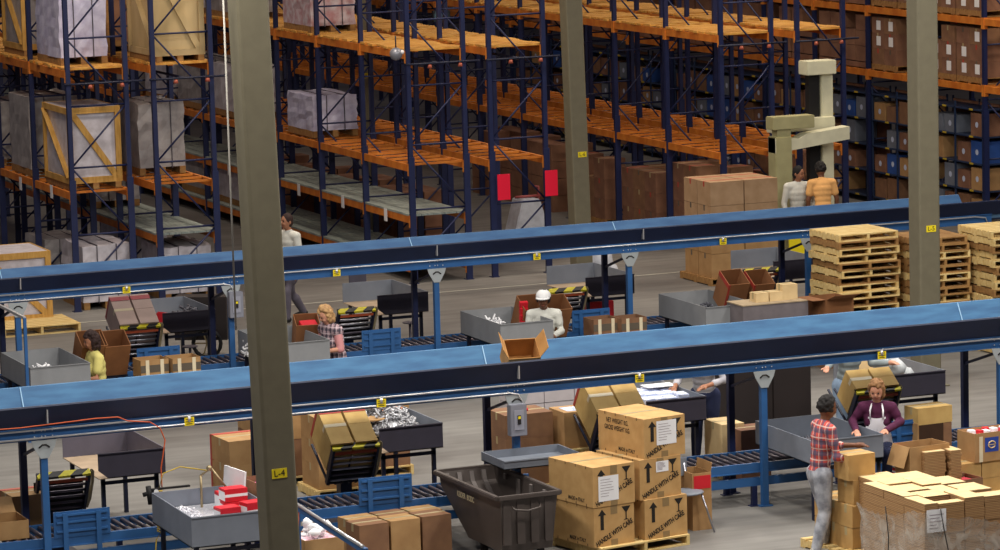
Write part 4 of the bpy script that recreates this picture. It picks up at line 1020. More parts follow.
o = carton((12.62, 37.75, .66), .36, .5, .42, 'open carton of pink and white packets left of the near column', KRD, R(4), open_=True)
for k in range(4):
    tag(obj('packet', MB().box((-.13, -.2, 0), (.13, .2, .085)), mat('pink_packet', '#d85aa0', .5, var=.1) if k % 2 else mat('white_pink_packet', '#e6c8de', .5, var=.1), None, (12.62, 37.75, .672+k*.087), bevel=.004), 'pink or white packet in the carton left of the near column', 'packet', 'pink and white packets')
bt = thing('side_table', 'small dark steel table holding the carton of pink packets', 'table', (12.62, 37.75, 0))
obj('table_top', MB().box((-.19, -.28, .63), (.2, .28, .658)), GRYD, bt)
for sx2 in (-.16, .14):
    for sy2 in (-.24, .22): obj('leg', MB().box((sx2, sy2, 0), (sx2+.03, sy2+.03, .63)), NAVYD, bt)
# air tool hose
hc_ = ony(158, 500, 38.35)
q = MB(); pts = []
for i in range(220):
    a = i*.55; pts.append((hc_.x+.035*math.cos(a)-.0, 38.30+.035*math.sin(a), .98-.0022*i))
q.tube(pts, .008, 5); q.tube([(hc_.x, 38.3, .98), (hc_.x+.05, 38.28, 1.15), (hc_.x+.25, 38.3, 1.2), (hc_.x+.55, 38.3, 1.13)], .007, 5)
q.tube([(hc_.x+.02, 38.3, .52), (hc_.x-.06, 38.28, .42), (hc_.x-.09, 38.25, .2), (hc_.x-.05, 38.22, .01)], .008, 5)
YH = mat('yellow_hose', '#b79a33', .5, var=.1)
o = wobj('coiled_hose', q, YH); tag(o, 'coiled yellow air hose hanging at the corner of the lower left tray', 'hose')
q = MB(); q.tube([(hc_.x-.12, 38.3, 1.02), (hc_.x-.1, 38.3, .82)], .03, 8); q.tube([(hc_.x-.18, 38.3, .93), (hc_.x+.0, 38.3, .96)], .025, 8); q.ball((hc_.x-.05, 38.27, .96), .035)
q.box((hc_.x-.11, 38.28, .97), (hc_.x+.35, 38.32, .99))
o = wobj('air_regulator', q, BLK); tag(o, 'black air regulator with gauge on the yellow hose', 'regulator'); wobj('gauge', MB().tube([(hc_.x-.05, 38.24, .96), (hc_.x-.05, 38.23, .96)], .028, 12), WHT, o)
# orange cable along the conduit
q = MB(); pts = []
for px, py in ((-20, 431), (20, 428), (60, 423), (95, 418.5), (118, 417), (128, 421), (150, 422), (160, 428), (165, 440), (163, 455), (161, 468), (162, 488)): pts.append(ony(px, py, NY-.10))
pts2 = []
for i in range(len(pts)-1):
    for k in range(4): pts2.append(pts[i].lerp(pts[i+1], k/4))
pts2.append(pts[-1]); q.tube(pts2, .007, 6); o = wobj('orange_cable', q, mat('orange_cable', '#c0542a', .5, var=0)); tag(o, 'orange cable clipped along the near conveyor rail, drooping at its end', 'cable')
# angled arm with conduit right of the near column
a = onz(297, 507, 1.02); b = Vector((a.x+.10, a.y-1.6, .98)); a.z = 1.02
b = onz(365, 551, .95)
t = thing('guard_rail', 'blue angle rail carrying a pale conduit, right of the near column', 'rail', (a.x, a.y, 0))
q = MB(); q.beam(a, b, .05, .05); wobj('rail', q, BLUE, t); q = MB(); q.tube([a+Vector((-.02, 0, .045)), b+Vector((-.02, 0, .045))], .018, 8); wobj('conduit', q, COND, t)
for p in (a, b): q = MB(); q.box((p.x-.025, p.y-.025, 0), (p.x+.025, p.y+.025, .98)); wobj('post', q, BLUE, t)
q = MB(); q.tube([a+Vector((.0, -.04, .03)), a+Vector((-.02, -.05, -.3)), a+Vector((-.03, -.05, -.7))], .012, 6); o = wobj('orange_cable', q, mat('orange_cable', '#d05a28', .5, var=0)); tag(o, 'short orange cable hanging down beside the near column', 'cable')
# open carton with white film beside it
o = carton_at(305, 541, .60, .45, .5, .5, 'open carton with crumpled white film and pink packets, right of the near column', KR, 4, open_=True); o.location.z = 0.1
pallet_proto(.6, .6, .1, WOOD, 'wooden pallet under the open carton of white film', None, (o.location.x, o.location.y, 0))
lx2, ly2 = o.location.x, o.location.y
r3 = random.Random(2); q = MB()
for k in range(16): q.ball((lx2+r3.uniform(-.14, .14), ly2+r3.uniform(-.16, .16), .56+r3.uniform(0, .16)), r3.uniform(.04, .08), 6, 5, (1, r3.uniform(.5, 1), r3.uniform(.5, 1)))
for v in q.v: v += Vector((r3.uniform(-.012, .012),)*3)
o = wobj('crumpled_film', q, WHT); tag(o, 'crumpled white film in the open carton right of the near column', 'plastic film')
tag(wobj('packets', MB().box((lx2-.2, ly2-.22, .12), (lx2+.2, ly2+.22, .57)), mat('pink_fill', '#d890a8', .7, var=.3, scale=25, col2='#f0e4ea')), 'pink packets filling the carton with the white film', 'packets', kind='stuff')
# far left cartons on the floor
o = carton_at(12, 497, .80, .42, .5, .34, 'carton with red edge tape at the far left edge of the near line', KR, 2, stripe=REDT)
z = o.location.z; carton((o.location.x, o.location.y, .1), .42, .5, z-.102, 'carton under the red taped one at the left edge', KRD); pallet_proto(.55, .6, .1, WOOD, 'wooden pallet at the far left edge of the near line', None, (o.location.x, o.location.y, 0))
carton((9.93, NY+.42, .512), .56, .5, .2, 'open taped carton on the near roller conveyor at the left edge', KR, 0, open_=True, flaps=(('B', 40),))
# metal bracket arm on tray
q = MB(); A_ = Vector((11.95, 37.95, .80)); q.tube([A_, A_+Vector((0, 0, .35))], .014, 6); q.tube([A_+Vector((0, 0, .35)), A_+Vector((.12, .0, .42)), A_+Vector((.26, -.1, .2))], .014, 6); q.ball(A_+Vector((.1, 0, .42)), .035)
o = wobj('swivel_arm', q, mat('brass_metal', '#9a8a6a', .4, metal=.5, var=0)); tag(o, 'jointed metal arm standing in the lower left tray', 'tool')
# hardware heap in tray n2 etc
heap(15.33, 41.15, .83, .34, .62, .30, 700, mat('dull_hardware', '#77777c', .35, metal=.5, var=.5, scale=40, col2='#c2c2c8'), 'heap of tangled metal hardware in the dark tray', .045)
tag(wobj('cardboard_sheet', MB().box((15.0, 40.9, 1.0), (15.35, 41.2, 1.015)), KR), 'flat piece of cardboard lying on the hardware heap', 'cardboard')
r4 = random.Random(8)
for k in range(12):
    x, y = 18.5+.16*(k % 4), 40.7+.3*(k//4); z = .72
    o = obj('blister_packet', MB().box((-.07, -.12, 0), (.07, .12, .27+r4.uniform(0, .03))), mat('blue_white_packet', '#a8b8e0', .5, var=.35, scale=20, col2='#eef0fa'), None, (x, y, z), rot=(0, 0, r4.uniform(-.2, .2)), bevel=.004); tag(o, 'blue and white packet in the dark tray of packets', 'packet', 'packets in the near line tray')
tag(wobj('white_sheet', MB().box((18.75, 41.15, 1.03), (19.15, 41.4, 1.035)), WHT), 'white paper sheet lying on the packets beside the writing worker', 'paper')
# tray n4: clear bag, cardboard sheet
q = MB()
for k in range(14): q.ball((22.1+r4.uniform(-.18, .18), 41.0+r4.uniform(-.2, .2), .85+r4.uniform(0, .28)), r4.uniform(.07, .12), 7, 5)
for v in q.v: v += Vector((r4.uniform(-.015, .015), r4.uniform(-.015, .015), r4.uniform(-.015, .015)))
q.v = [Vector((v.x, v.y, max(v.z, .715))) for v in q.v]
tag(wobj('plastic_bag', q, mat('white_film', '#b8bcc0', .3, var=.1)), 'crumpled clear white plastic bag in the dark tray at right', 'plastic bag')
o = obj('cardboard_sheet', MB().box((0, 0, 0), (.6, .02, .62)), KRL, None, (21.93, 41.85, .72), rot=(R(-6), 0, 0)); tag(o, 'upright pale cardboard sheet at the back of the right tray', 'cardboard')
obj('blue_strip', MB().box((.5, -.002, .05), (.57, 0, .45)), mat('faint_blue', '#7a92b4', .7), o)
# contents of the front trays
heap(19.5, 38.3, .685, .3, .3, .13, 160, mat('dark_parts', '#26262e', .5, var=.4, scale=40, col2='#6a6a76'), 'small dark parts in the tray beside the plaid shirt man', .03)
heap(22.85, 48.0, .67, .3, .45, .22, 300, mat('dark_parts', '#26262e', .5, var=.4, scale=40, col2='#6a6a76'), 'tangled dark parts in the far line tray left of small cartons', .035)
heap(19.6, 48.2, .67, .14, .6, .28, 130, WHT, 'white packets piled in the tray of the white capped man', .04, 'packets')
heap(12.95, 47.9, .64, .3, .4, .24, 120, WHT, 'white and blue packets in the tray of the yellow shirted packer', .05, 'packets')
heap(16.1, 48.5, .67, .12, .3, .30, 60, WHT, 'white packets in the tray of the light curly haired packer', .05, 'packets')
heap(16.1, 51.5, .73, .25, .4, .24, 90, mat('dark_parts', '#26262e', .5, var=.4, scale=40, col2='#6a6a76'), 'dark and red parts in the tray beside the near column', .05)
tag(obj('red_pouch', MB().box((0, 0, 0), (.14, .2, .22)), RED, None, (15.62, 51.15, .73), rot=(0, .2, .4), bevel=.02), 'red pouch in the dark far tray beside the near column', 'pouch')
o = obj('red_bin', MB().box((0, 0, 0), (.42, .3, .5)), RED, None, (22.5, 51.5, .0), bevel=.01); tag(o, 'red bin standing under the far tray right of the white capped man', 'bin')

# ------------------------------------------------------------------ far line cartons
KO = mat('open_carton_brown', '#8a5c3a', .85, var=.1, scale=5)
def tilted_open(px, py, z, w, d, h, lab, tilt=28, m=KO, stripe=None, zoff=0, yaw=0):
    c = onz(px, py, z); o = carton((c.x+w/2, c.y+.2, z-h), w, d, h, lab, m, open_=True, tape=None, rot=(R(tilt), 0, R(yaw)))
    if stripe: q = MB(); q.box((-w/2-.002, -d/2, h-.06), (-w/2, d/2, h)); q.box((-w/2-.002, -d/2-.002, 0), (-w/2+.04, -d/2, h)); obj('edge_tape', q, stripe, o)
    return o
SH = {}
def shelf_stand(x, y, z, w, lab):
    t = thing('carton_stand', lab, 'stand', (x, y, 0)); obj('top', MB().box((-w/2, -.2, z-.03), (w/2, .2, z)), NAVYD, t)
    for s in (-1, 1):
        for u in (-.17, .14): obj('leg', MB().box((s*(w/2-.05)-.015, u, 0), (s*(w/2-.05)+.015, u+.03, z-.03)), NAVYD, t)
yc = 48.25
for x0, labs, grp in ((13.55+.25, ('open brown carton behind the yellow shirted packer, the left one', 'open brown carton behind the yellow shirted packer, the right one'), 0),):
    pass
def pair(px0, px1, py, Y, labs, w=.36, h=.5, red=None, tilt=30, base=None):
    for px, lab in zip((px0, px1), labs):
        q = ony(px, py, Y); o = carton((q.x, Y+.12, q.z-h*.92), w, .36, h, lab, KO, open_=True, tape=None, rot=(R(tilt), 0, 0), flaps=())
        if red: m_ = MB(); m_.box((-w/2-.002, -.18, h-.07), (-w/2+.0, .18, h)); m_.box((-w/2-.002, -.182, 0), (-w/2+.03, -.18, h)); obj('edge_tape', m_, red, o)
        zb = q.z-h*.92
    q0, q1 = ony(px0, py, Y), ony(px1, py, Y); shelf_stand((q0.x+q1.x)/2, Y+.2, zb-.10, q1.x-q0.x+.4, 'dark steel stand under the '+labs[0].split(',')[0])
pair(89, 112, 335, 48.42, ('open brown carton behind the yellow shirted packer, the left one', 'open brown carton behind the yellow shirted packer, the right one'))
pair(529, 553, 299, 48.45, ('open brown carton behind the white capped man, the left one', 'open brown carton behind the white capped man, the right one'))
pair(731, 756, 274, 48.4, ('open brown carton with red edge above the far tray, the left one', 'open brown carton with red edge above the far tray, the right one'), red=REDT, w=.34)
q = ony(308, 320, 48.45); carton((q.x, 48.6, q.z-.4), .34, .3, .46, 'open brown carton holding red and white packets by the light haired packer', KO, open_=True, tape=None, rot=(R(25), 0, R(-10)))
shelf_stand(q.x, 48.6, q.z-.46, .5, 'dark steel stand under the carton of red packets')
tag(obj('red_packet', MB().box((-.12, -.08, 0), (.12, .08, .2)), RED, None, (q.x, 48.50, q.z-.22), rot=(.4, 0, 0), bevel=.004), 'red packet standing in the carton by the light haired packer', 'packet')
for k in range(4):
    qq = ony(523, 326, 48.3); tag(obj('red_card', MB().box((-.05, -.03, 0), (.07, .03, .085)), RED, None, (qq.x, 48.3, qq.z+k*.09), rot=(.3, 0, 0), bevel=.003), 'red packet stacked beside the white capped man', 'packet', 'red packets beside the white capped man')
# cartons on far rollers with tape
for px0, py0, lab in ((140, 361, 'open taped carton before the far rollers near the yellow shirt packer, left of the pair'), (172, 359, 'open taped carton before the far rollers near the yellow shirt packer, right of the pair'), (593, 320, 'brown banded carton before the far rollers near the white cap man, left of the pair'), (621, 319, 'brown banded carton before the far rollers near the white cap man, right of the pair')):
    q = ony(px0, py0, 48.5) if 0 else onz(px0, py0, .80); o = carton((q.x+.2, q.y+.17, .56), .40, .34, .24, lab, KR if px0 < 300 else KRD, R(2), open_=True, flaps=()); carton((q.x+.2, q.y+.17, 0), .40, .34, .558, 'brown carton beneath the '+lab.replace(' before the far rollers', ''), KRD, R(2))
    m_ = MB(); m_.box((-.202, -.174, .07), (.202, -.1705, .17)); obj('dark_band', m_, TAPED, o); m_ = MB(); m_.box((-.13, -.176, 0), (-.08, -.174, .24)); m_.box((.08, -.176, 0), (.13, -.174, .24)); obj('tape', m_, TAPEL, o)
# table-like grey box with small cartons (right of tray f4)
a = onz(743, 305.5, 1.0); t = thing('grey_chest', 'wide grey box with pale top, front of the far line under three small cartons', 'box', (a.x, a.y, 0))
obj('body', MB().box((0, 0, .3), (1.03, .5, .985)), mat('box_grey', '#6b6468', .7, var=.1), t); obj('lid', MB().box((-.01, -.01, .985), (1.04, .51, 1.0)), mat('tan_top', '#a89478', .8), t)
obj('legs', MB().box((.03, .05, 0), (.09, .45, .3)).box((.94, .05, 0), (1.0, .45, .3)), NAVYD, t)
for k, (dx, s_) in enumerate(((.38, .13), (.60, .13), (.82, .22))):
    carton((a.x+dx, a.y+.25, 1.0), .2 if k < 2 else .24, .2, s_, ['small tan carton on the grey box, left of three', 'small tan carton on the grey box, middle of three', 'taller small tan carton on the grey box, right of three'][k], KRL)
o = carton_at(826, 300, 1.0, .46, .5, .5, 'open brown carton lying beside the wide grey box', KO, 4, open_=True, flaps=(('L', 0), ('F', 20)))
carton((o.location.x, o.location.y, 0), .46, .5, .498, 'brown carton under the open one beside the grey box', KRD)
# small stool like stands on far line
for px, py in ((410, 323), (190, 347)):
    q = ony(px, py, 49.9); m_ = MB(); m_.tube([(q.x, 49.9, q.z), (q.x, 49.9, q.z+.015)], .11, 14); m_.tube([(q.x, 49.9, 0.0), (q.x, 49.9, q.z)], .02, 6); m_.tube([(q.x, 49.9, 0), (q.x, 49.9, .02)], .09, 12)
    tag(wobj('round_stand', m_, ROLD), 'small round topped stand behind the far rollers near x '.replace(' near x ', '')+(' by the middle tray' if px > 300 else ' at left'), 'stand')
# rubber tyre / hand cart at (207,330)
q = ony(207, 342, 52.6); t = thing('hand_cart', 'dark hand cart with spoked black wheel beside the near column', 'cart', (q.x, 52.6, 0))
m_ = MB(); ring = [(.0, .21*math.cos(R(a)), .21+.21*math.sin(R(a))) for a in range(0, 361, 20)]; m_.tube(ring, .03, 8); obj('tyre', m_, BLK, t)
m_ = MB()
for k in range(5): a = R(72*k); m_.beam((0, 0, .21), (0, .19*math.cos(a), .21+.19*math.sin(a)), .02, .02)
obj('spoke', m_, mat('brass_metal', '#9a8a6a'), t)
t.rotation_euler = (0, 0, R(60))
m_ = MB(); m_.box((.05, -.3, .25), (.4, .5, .9)); obj('cart_body', m_, CB, t)

# ------------------------------------------------------------------ things around the rack ends
for px, py, lab in ((503.5, 187, 'red hanging sign on the rack end, left of the white covered cart'), (551, 183, 'red hanging sign on the rack end, right of the white covered cart')):
    q = ony(px, py, 58.1); o = tag(wobj('red_sign', MB().box((q.x-.11, 58.09, q.z-.22), (q.x+.12, 58.1, q.z+.22)), SIGN), lab, 'sign')
a = onz(527, 268); t = thing('covered_cart', 'cart under a white cloth cover between the two red signs', 'cart', (a.x-.0, 61.9, 0)); a = ony(527, 227, 61.9); b = ony(527, 198, 61.9)
m_ = MB(); m_.prism([(-.34, .25), (.34, .25), (.17, b.z), (-.17, b.z)], -.25, .25, 'y'); t.location.x = a.x
obj('white_cover', m_, mat('cover_cloth', '#c4c8d4', .8, var=.1, scale=10), t, bevel=.02)
m_ = MB(); m_.box((-.3, -.2, .0), (.3, .2, .25)); obj('base', m_, NAVYD, t); m_ = MB(); m_.tube([(-.22, 0, b.z+.03), (.30, 0, b.z+.03)], .025, 8); m_.tube([(.24, 0, b.z-.15), (.24, 0, b.z+.2), (.16, 0, b.z+.2)], .025, 8); obj('pipe', m_, mat('red_cream_pipe', '#9a4a4a', .5), t)
q = ony(597, 262, 57.0); m_ = MB(); m_.ball((0, 0, .3), 1, 12, 8, (.28, .25, .32)); m_.ball((.18, 0, .15), 1, 10, 6, (.2, .2, .15)); m_.v = [Vector((v.x, v.y, max(v.z, 0))) for v in m_.v]
o = obj('white_sack', m_, mat('cover_cloth', '#c4c8d4'), None, (q.x, 57.0, 0)); tag(o, 'white sack standing on the floor behind the far conveyor post', 'sack')
KRG = mat('pinkish_kraft', '#a08060', .8, var=.1, scale=4, col2='#b09070')
x0, y0 = 27.1, 55.3
q = ony(712, 268, 55.3); x0 = q.x
pallet_proto(1.35, 1.2, .12, WOODD, 'brown pallet under the large carton load behind the far conveyor', None, (x0+.6, y0+.5, 0))
for k in range(4):
    for i in range(2):
        for j in range(2):
            carton((x0+.3+i*.63, y0+.25+j*.52, .12+k*.40), .61, .5, .395, 'large tan carton in the load behind the far conveyor', KRG if k > 1 else KR, group='large cartons behind the far conveyor', tape=TAPED if k % 2 == 0 else REDT)
# lift truck
def lift():
    Y = 57.0; q = ony(781, 200, Y); t = thing('lift_truck', 'cream lift truck frame with tall mast behind the far conveyor', 'lift truck', (q.x, Y, 0)); ox = q.x
    def X(px, py): return ony(px, py, Y)
    p1 = X(781, 136); w1 = .16
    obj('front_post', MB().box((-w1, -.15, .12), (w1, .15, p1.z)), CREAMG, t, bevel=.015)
    a = X(773, 127); b = X(846, 142); 
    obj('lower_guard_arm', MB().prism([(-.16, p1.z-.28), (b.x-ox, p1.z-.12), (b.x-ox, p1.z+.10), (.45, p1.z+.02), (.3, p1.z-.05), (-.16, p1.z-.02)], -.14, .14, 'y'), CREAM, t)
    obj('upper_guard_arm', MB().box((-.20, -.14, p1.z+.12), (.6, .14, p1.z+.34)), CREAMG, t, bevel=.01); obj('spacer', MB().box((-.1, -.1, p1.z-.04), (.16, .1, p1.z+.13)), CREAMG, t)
    m1 = X(836, 165); m2 = X(836, 68)
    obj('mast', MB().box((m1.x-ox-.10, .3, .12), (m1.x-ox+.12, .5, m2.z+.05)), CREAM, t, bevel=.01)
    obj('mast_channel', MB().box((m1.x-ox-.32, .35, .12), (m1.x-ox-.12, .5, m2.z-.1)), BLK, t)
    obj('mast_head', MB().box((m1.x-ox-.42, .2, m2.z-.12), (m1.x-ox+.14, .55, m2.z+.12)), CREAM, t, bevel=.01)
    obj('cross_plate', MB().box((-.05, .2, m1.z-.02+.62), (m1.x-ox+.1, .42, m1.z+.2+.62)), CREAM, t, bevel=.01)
    obj('chassis', MB().box((-.3, .2, .12), (1.3, 1.0, .6)), mat('truck_yellow', '#c9a522', .5), t, bevel=.02)
    for x in (0, 1.0):
        m_ = MB().tube([(x, .3, .13), (x, .9, .13)], .13, 14); obj('wheel', m_, BLK, t)
lift()
a = ony(803, 243, 52.9); t = thing('barrier', 'bright yellow barrier panel behind the far conveyor, left of pallets', 'barrier', (a.x, 52.9, 0)); obj('panel', MB().box((-.24, 0, a.z-.17), (.24, .03, a.z+.16)), YEL, t)
for s in (-.22, .19): obj('post', MB().box((s, .03, 0), (s+.04, .07, a.z+.2)), NAVYD, t)
# pallet on the floor at left, beyond the far line
pp = onz(45, 325, .12); pallet_proto(1.25, 1.1, .14, WOOD, 'empty pale pallet on the floor at left beyond the far conveyor', None, (pp.x-.1, pp.y+.35, 0), 0)
# grey pole stand
q = onz(313, 325); t = thing('floor_sign_stand', 'small dark plate on a leaning pole beyond the far line', 'stand', (q.x+.1, q.y-1.5, 0)); obj('pole', MB().tube([(0, 0, 0.0), (.12, 0, .9)], .02, 8), ROLD, t); obj('plate', MB().box((-.02, -.02, .82), (.26, 0, 1.08)), GRYD, t); obj('foot', MB().tube([(0, 0, 0), (0, 0, .02)], .15, 12), ROLD, t)

# second guard rail at the far left and the cord beside the near column
a = ony(24.5, 318, 47.05); b_ = ony(0, 303, 48.6); b_ = Vector((a.x-.02, 48.75, a.z+.02)); t = thing('guard_rail', 'thin blue post and pale rail at the corner of the yellow shirted packer tray', 'rail', (a.x, a.y, 0))
q = MB(); q.box((a.x-.02, a.y-.02, 0), (a.x+.02, a.y+.02, a.z)); wobj('post', q, BLUE, t)
q = MB(); q.beam(a, b_, .035, .035); wobj('rail', q, COND, t)
p0 = ony(223, -8, 32.5); p1 = ony(236, 330, 32.5); q = MB(); q.tube([p0, (p0+p1)/2, p1], .009, 6); tag(wobj('hanging_cord', q, mat('cord_grey', '#a8a49c', .7, var=0)), 'thin pale cord hanging along the left side of the near column', 'cord')
# ------------------------------------------------------------------ rack loads
def crate(loc, w, d, h, label, m1=WOODY, m2=WRAP, closed=False):
    t = thing('wooden_crate', label, 'crate', loc); obj('contents', MB().box((.05, .05, .12), (w-.05, d-.05, h-.04)), m2, t, bevel=.01)
    for x in (0, w-.09):
        for y in (0, d-.04): obj('corner_post', MB().box((x, y, .1), (x+.09, y+.045, h)), m1, t)
    for zz in (h-.1, .1):
        for y in (0, d-.03): obj('frame_rail', MB().box((.09, y+.006, zz), (w-.09, y+.03, zz+.1)), m1, t)
        for x in (0, w-.03): obj('frame_rail', MB().box((x+.004, .04, zz), (x+.028, d-.04, zz+.1)), m1, t)
    obj('diagonal_brace', MB().beam((.1, .02, h-.1), (w-.1, .02, .2), .1, .025, up=(0, 1, 0)), m1, t); obj('diagonal_brace', MB().beam((.015, .06, .2), (.015, d-.06, h-.1), .025, .1, up=(1, 0, 0)), m1, t)
    q = MB(); q.box((.03, .01, h-.03), (w-.03, d-.01, h-.005)) ; obj('lid', q, m2, t)
    for x in (.02, w/2-.05, w-.12): obj('skid', MB().box((x, 0, 0), (x+.1, d, .1)), WOODD, t)
    return t
def wrapped(loc, w, d, h, label, m=WRAP, pal=True, group=None):
    t = thing('wrapped_load', label, 'wrapped load', loc, 0, group)
    q = MB(); n = 7; vs = []; r5 = random.Random(int(loc[0]*31+loc[1]*7))
    nx = 6
    ring = [(i/nx, 0) for i in range(nx)]+[(1, i/nx) for i in range(nx)]+[(1-i/nx, 1) for i in range(nx)]+[(0, 1-i/nx) for i in range(nx)]
    for k in range(n+1):
        for u, v in ring: vs.append((-w/2+u*w+r5.uniform(-.015, .015), -d/2+v*d+r5.uniform(-.015, .015), .12+(h-.12)*k/n+(r5.uniform(-.02, .02) if k == n else 0)))
    L_ = len(ring); fs = [(k*L_+i, k*L_+(i+1) % L_, (k+1)*L_+(i+1) % L_, (k+1)*L_+i) for k in range(n) for i in range(L_)]; fs.append(tuple(n*L_+i for i in range(L_)))
    q.add(vs, fs); obj('wrapped_goods', q, m, t)
    q = MB(); q.box((-w/2, -.01, h*.5), (w/2, .01, h*.5)) 
    q = MB(); 
    for x in (-w*.2, w*.2): q.box((x, -d/2-.02, .1), (x+.012, d/2+.02, h+.012))
    obj('strap', q, mat('dark_strap', '#4a4650', .6, var=0), t)
    for x in (-w/2, -.05, w/2-.1): obj('pallet_block', MB().box((x, -d/2, 0), (x+.1, d/2, .12)), WOODD, t)
    return t
# row 1a
crate((16.38, 58.5, 1.96), .90, 1.5, 1.34, 'wooden crate with diagonal brace and white panels on the middle shelf at left')
wrapped((16.84, 61.6, 1.96), .85, 1.3, 1.35, 'grey wrapped load behind the braced crate on the middle shelf', WRAPG)
wrapped((16.84, 59.65, 3.97), .8, 1.4, 1.25, 'bluish white wrapped load on a pallet on the top shelf at far left', mat('lilac_wrap', '#b3b0cf', .35, var=.15, scale=6, col2='#d0cfe8', bump=.5))
crate((16.45, 61.3, 3.97), .85, 1.3, 1.4, 'crate of brown boards on the top shelf at the far left edge', WOODY, WRAPG)
# row 1b
cr = crate((17.88, 58.38, 3.97), .86, 1.5, 1.6, 'tall pale plywood crate on skids on the top shelf left of near column', PLY, PLY)
crate((17.87, 61.1, 3.97), .84, 1.3, 1.5, 'dark wooden crate behind the plywood crate on the top shelf', WOODD, KRR)
wrapped((18.28, 60.2, 2.01), .8, 1.4, 1.2, 'dull grey wrapped load on the shelf left of the near column', WRAPG)
wrapped((18.28, 62.9, 1.18), .8, 1.3, .72, 'low grey wrapped load on the board shelf left of near column', WRAPG)
# floor loads under row 1
crate((14.5, 57.0, 0), 1.1, 1.2, 1.2, 'low wooden crate with strapped white top on the floor at far left')
wrapped((16.9, 58.95, 0), .82, 1.25, 1.05, 'white covered strapped load on the floor below the left rack', WRAP)
wrapped((16.9, 61.2, 0), .82, 1.25, .9, 'grey covered load on the floor behind the white covered one', WRAPG)
wrapped((18.35, 59.2, 0), .8, 1.3, .9, 'pale wrapped load under the grey board shelf at left', WRAP)
wrapped((18.35, 61.6, 0), .8, 1.3, .95, 'pale wrapped load deeper under the grey board shelf at left', WRAP)
wrapped((16.84, 63.6, 1.96), .85, 1.3, 1.1, 'wrapped load deep on the middle shelf at the left edge', WRAPG)
# row 2a loads seen in the aisle left of the near column
r6 = random.Random(12)
for lz, hh in ((3.95, 1.0), (2.04, 1.1), (.0, .9)):
    for k in (4, 5, 6, 7):
        y = 58.25+BAY*k+1.1
        wrapped((22.74, y, lz if lz else .34), .8, 1.7, hh-.1 if lz else .7, 'grey wrapped load on the middle rack seen in the aisle left of the near column', WRAPG if (k+int(lz)) % 2 else WRAP, group='wrapped loads in the aisle beside the near column')
wrapped((22.72, 58.25+BAY*2+1.2, 3.95), .85, 1.5, 1.1, 'red and white wrapped load on the top shelf just right of the near column', mat('red_white_wrap', '#b58a92', .4, var=.2, scale=7, col2='#cfc6d0', bump=.4))
wrapped((22.72, 58.25+BAY*2+1.2, 2.05), .85, 1.4, .75, 'lilac and red wrapped load on the middle shelf right of the near column', mat('lilac_wrap', '#b3b0cf'))
# hanging white tags
for px, py, X in ((23, 184, 16.35), (54, 192, 16.35), (301, 190, 22.24), (345, 202, 22.24), (388, 215, 22.24), (231, 170, 22.24)):
    r_ = _ray(px, py); tt = (X-.032)/r_.x; p_ = Vector((X-.028, tt*r_.y, H+tt*r_.z))
    tag(wobj('paper_tag', MB().box((p_.x-.05, p_.y-.07, p_.z-.10), (p_.x-.045, p_.y+.07, p_.z+.12)), WHT), 'white paper tag hanging from an orange shelf beam', 'tag', 'white tags on the shelf beams')
# floor carton stacks under rows 3
r7 = random.Random(21)
def blockload(x, y, nx, ny, nz, w, d, h, z0, lab, grp, mats, stripe=False, paper=False, pal=True, jag=True):
    if pal: pallet_proto(nx*w, ny*d, .12, WOODD, 'brown pallet under '+grp, 'pallets under '+grp, (x+nx*w/2, y+ny*d/2, z0)); z0 += .12
    for i in range(nx):
        for j in range(ny):
            top = nz-(1 if jag and r7.random() < .25 else 0)
            for k in range(top):
                if 0 < i < nx-1 and 0 < j < ny-1 and k < top-1: continue
                carton((x+(i+.5)*w, y+(j+.5)*d, z0+k*h), w-.012, d-.012, h-.002, lab, mats[(i*3+j+k*2) % len(mats)], group=grp, tape=[TAPED, REDT, TAPE][(i+j+k) % 3], paper=('L', .12, .06, .17, .18) if paper and r7.random() < .8 else None)
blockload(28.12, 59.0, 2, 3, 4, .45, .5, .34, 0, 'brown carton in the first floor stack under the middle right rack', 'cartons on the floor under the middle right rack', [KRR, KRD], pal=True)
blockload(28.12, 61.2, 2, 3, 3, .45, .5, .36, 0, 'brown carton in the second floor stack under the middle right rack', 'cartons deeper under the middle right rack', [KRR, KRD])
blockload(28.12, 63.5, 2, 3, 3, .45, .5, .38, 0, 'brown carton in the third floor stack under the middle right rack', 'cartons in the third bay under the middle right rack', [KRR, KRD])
bb = MB()
for i in range(2):
    for j in range(8):
        for l in range(4-(r7.random() < .4)): bb.box((28.12+i*.45, 66+j*.52, l*.33), (28.55+i*.45, 66.5+j*.52, l*.33+.32))
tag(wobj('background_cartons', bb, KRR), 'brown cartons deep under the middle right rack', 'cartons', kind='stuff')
blockload(29.6, 58.9, 2, 3, 4, .4, .5, .38, 0, 'brown carton in the floor stack behind the lift truck', 'cartons on the floor behind the lift truck', [KRR, KRD])
bb = MB(); r8 = random.Random(5)
for k in range(4):
    for i in range(2):
        for j in range(3):
            for l in range(3-(r8.random() < .3)): bb.box((23.8+i*.43, 62.8+k*2.3+j*.5, l*.33), (24.2+i*.43, 63.28+k*2.3+j*.5, l*.33+.32))
tag(wobj('background_cartons', bb, KRR), 'rows of dark brown cartons on the floor under the rack with red signs', 'cartons', kind='stuff')
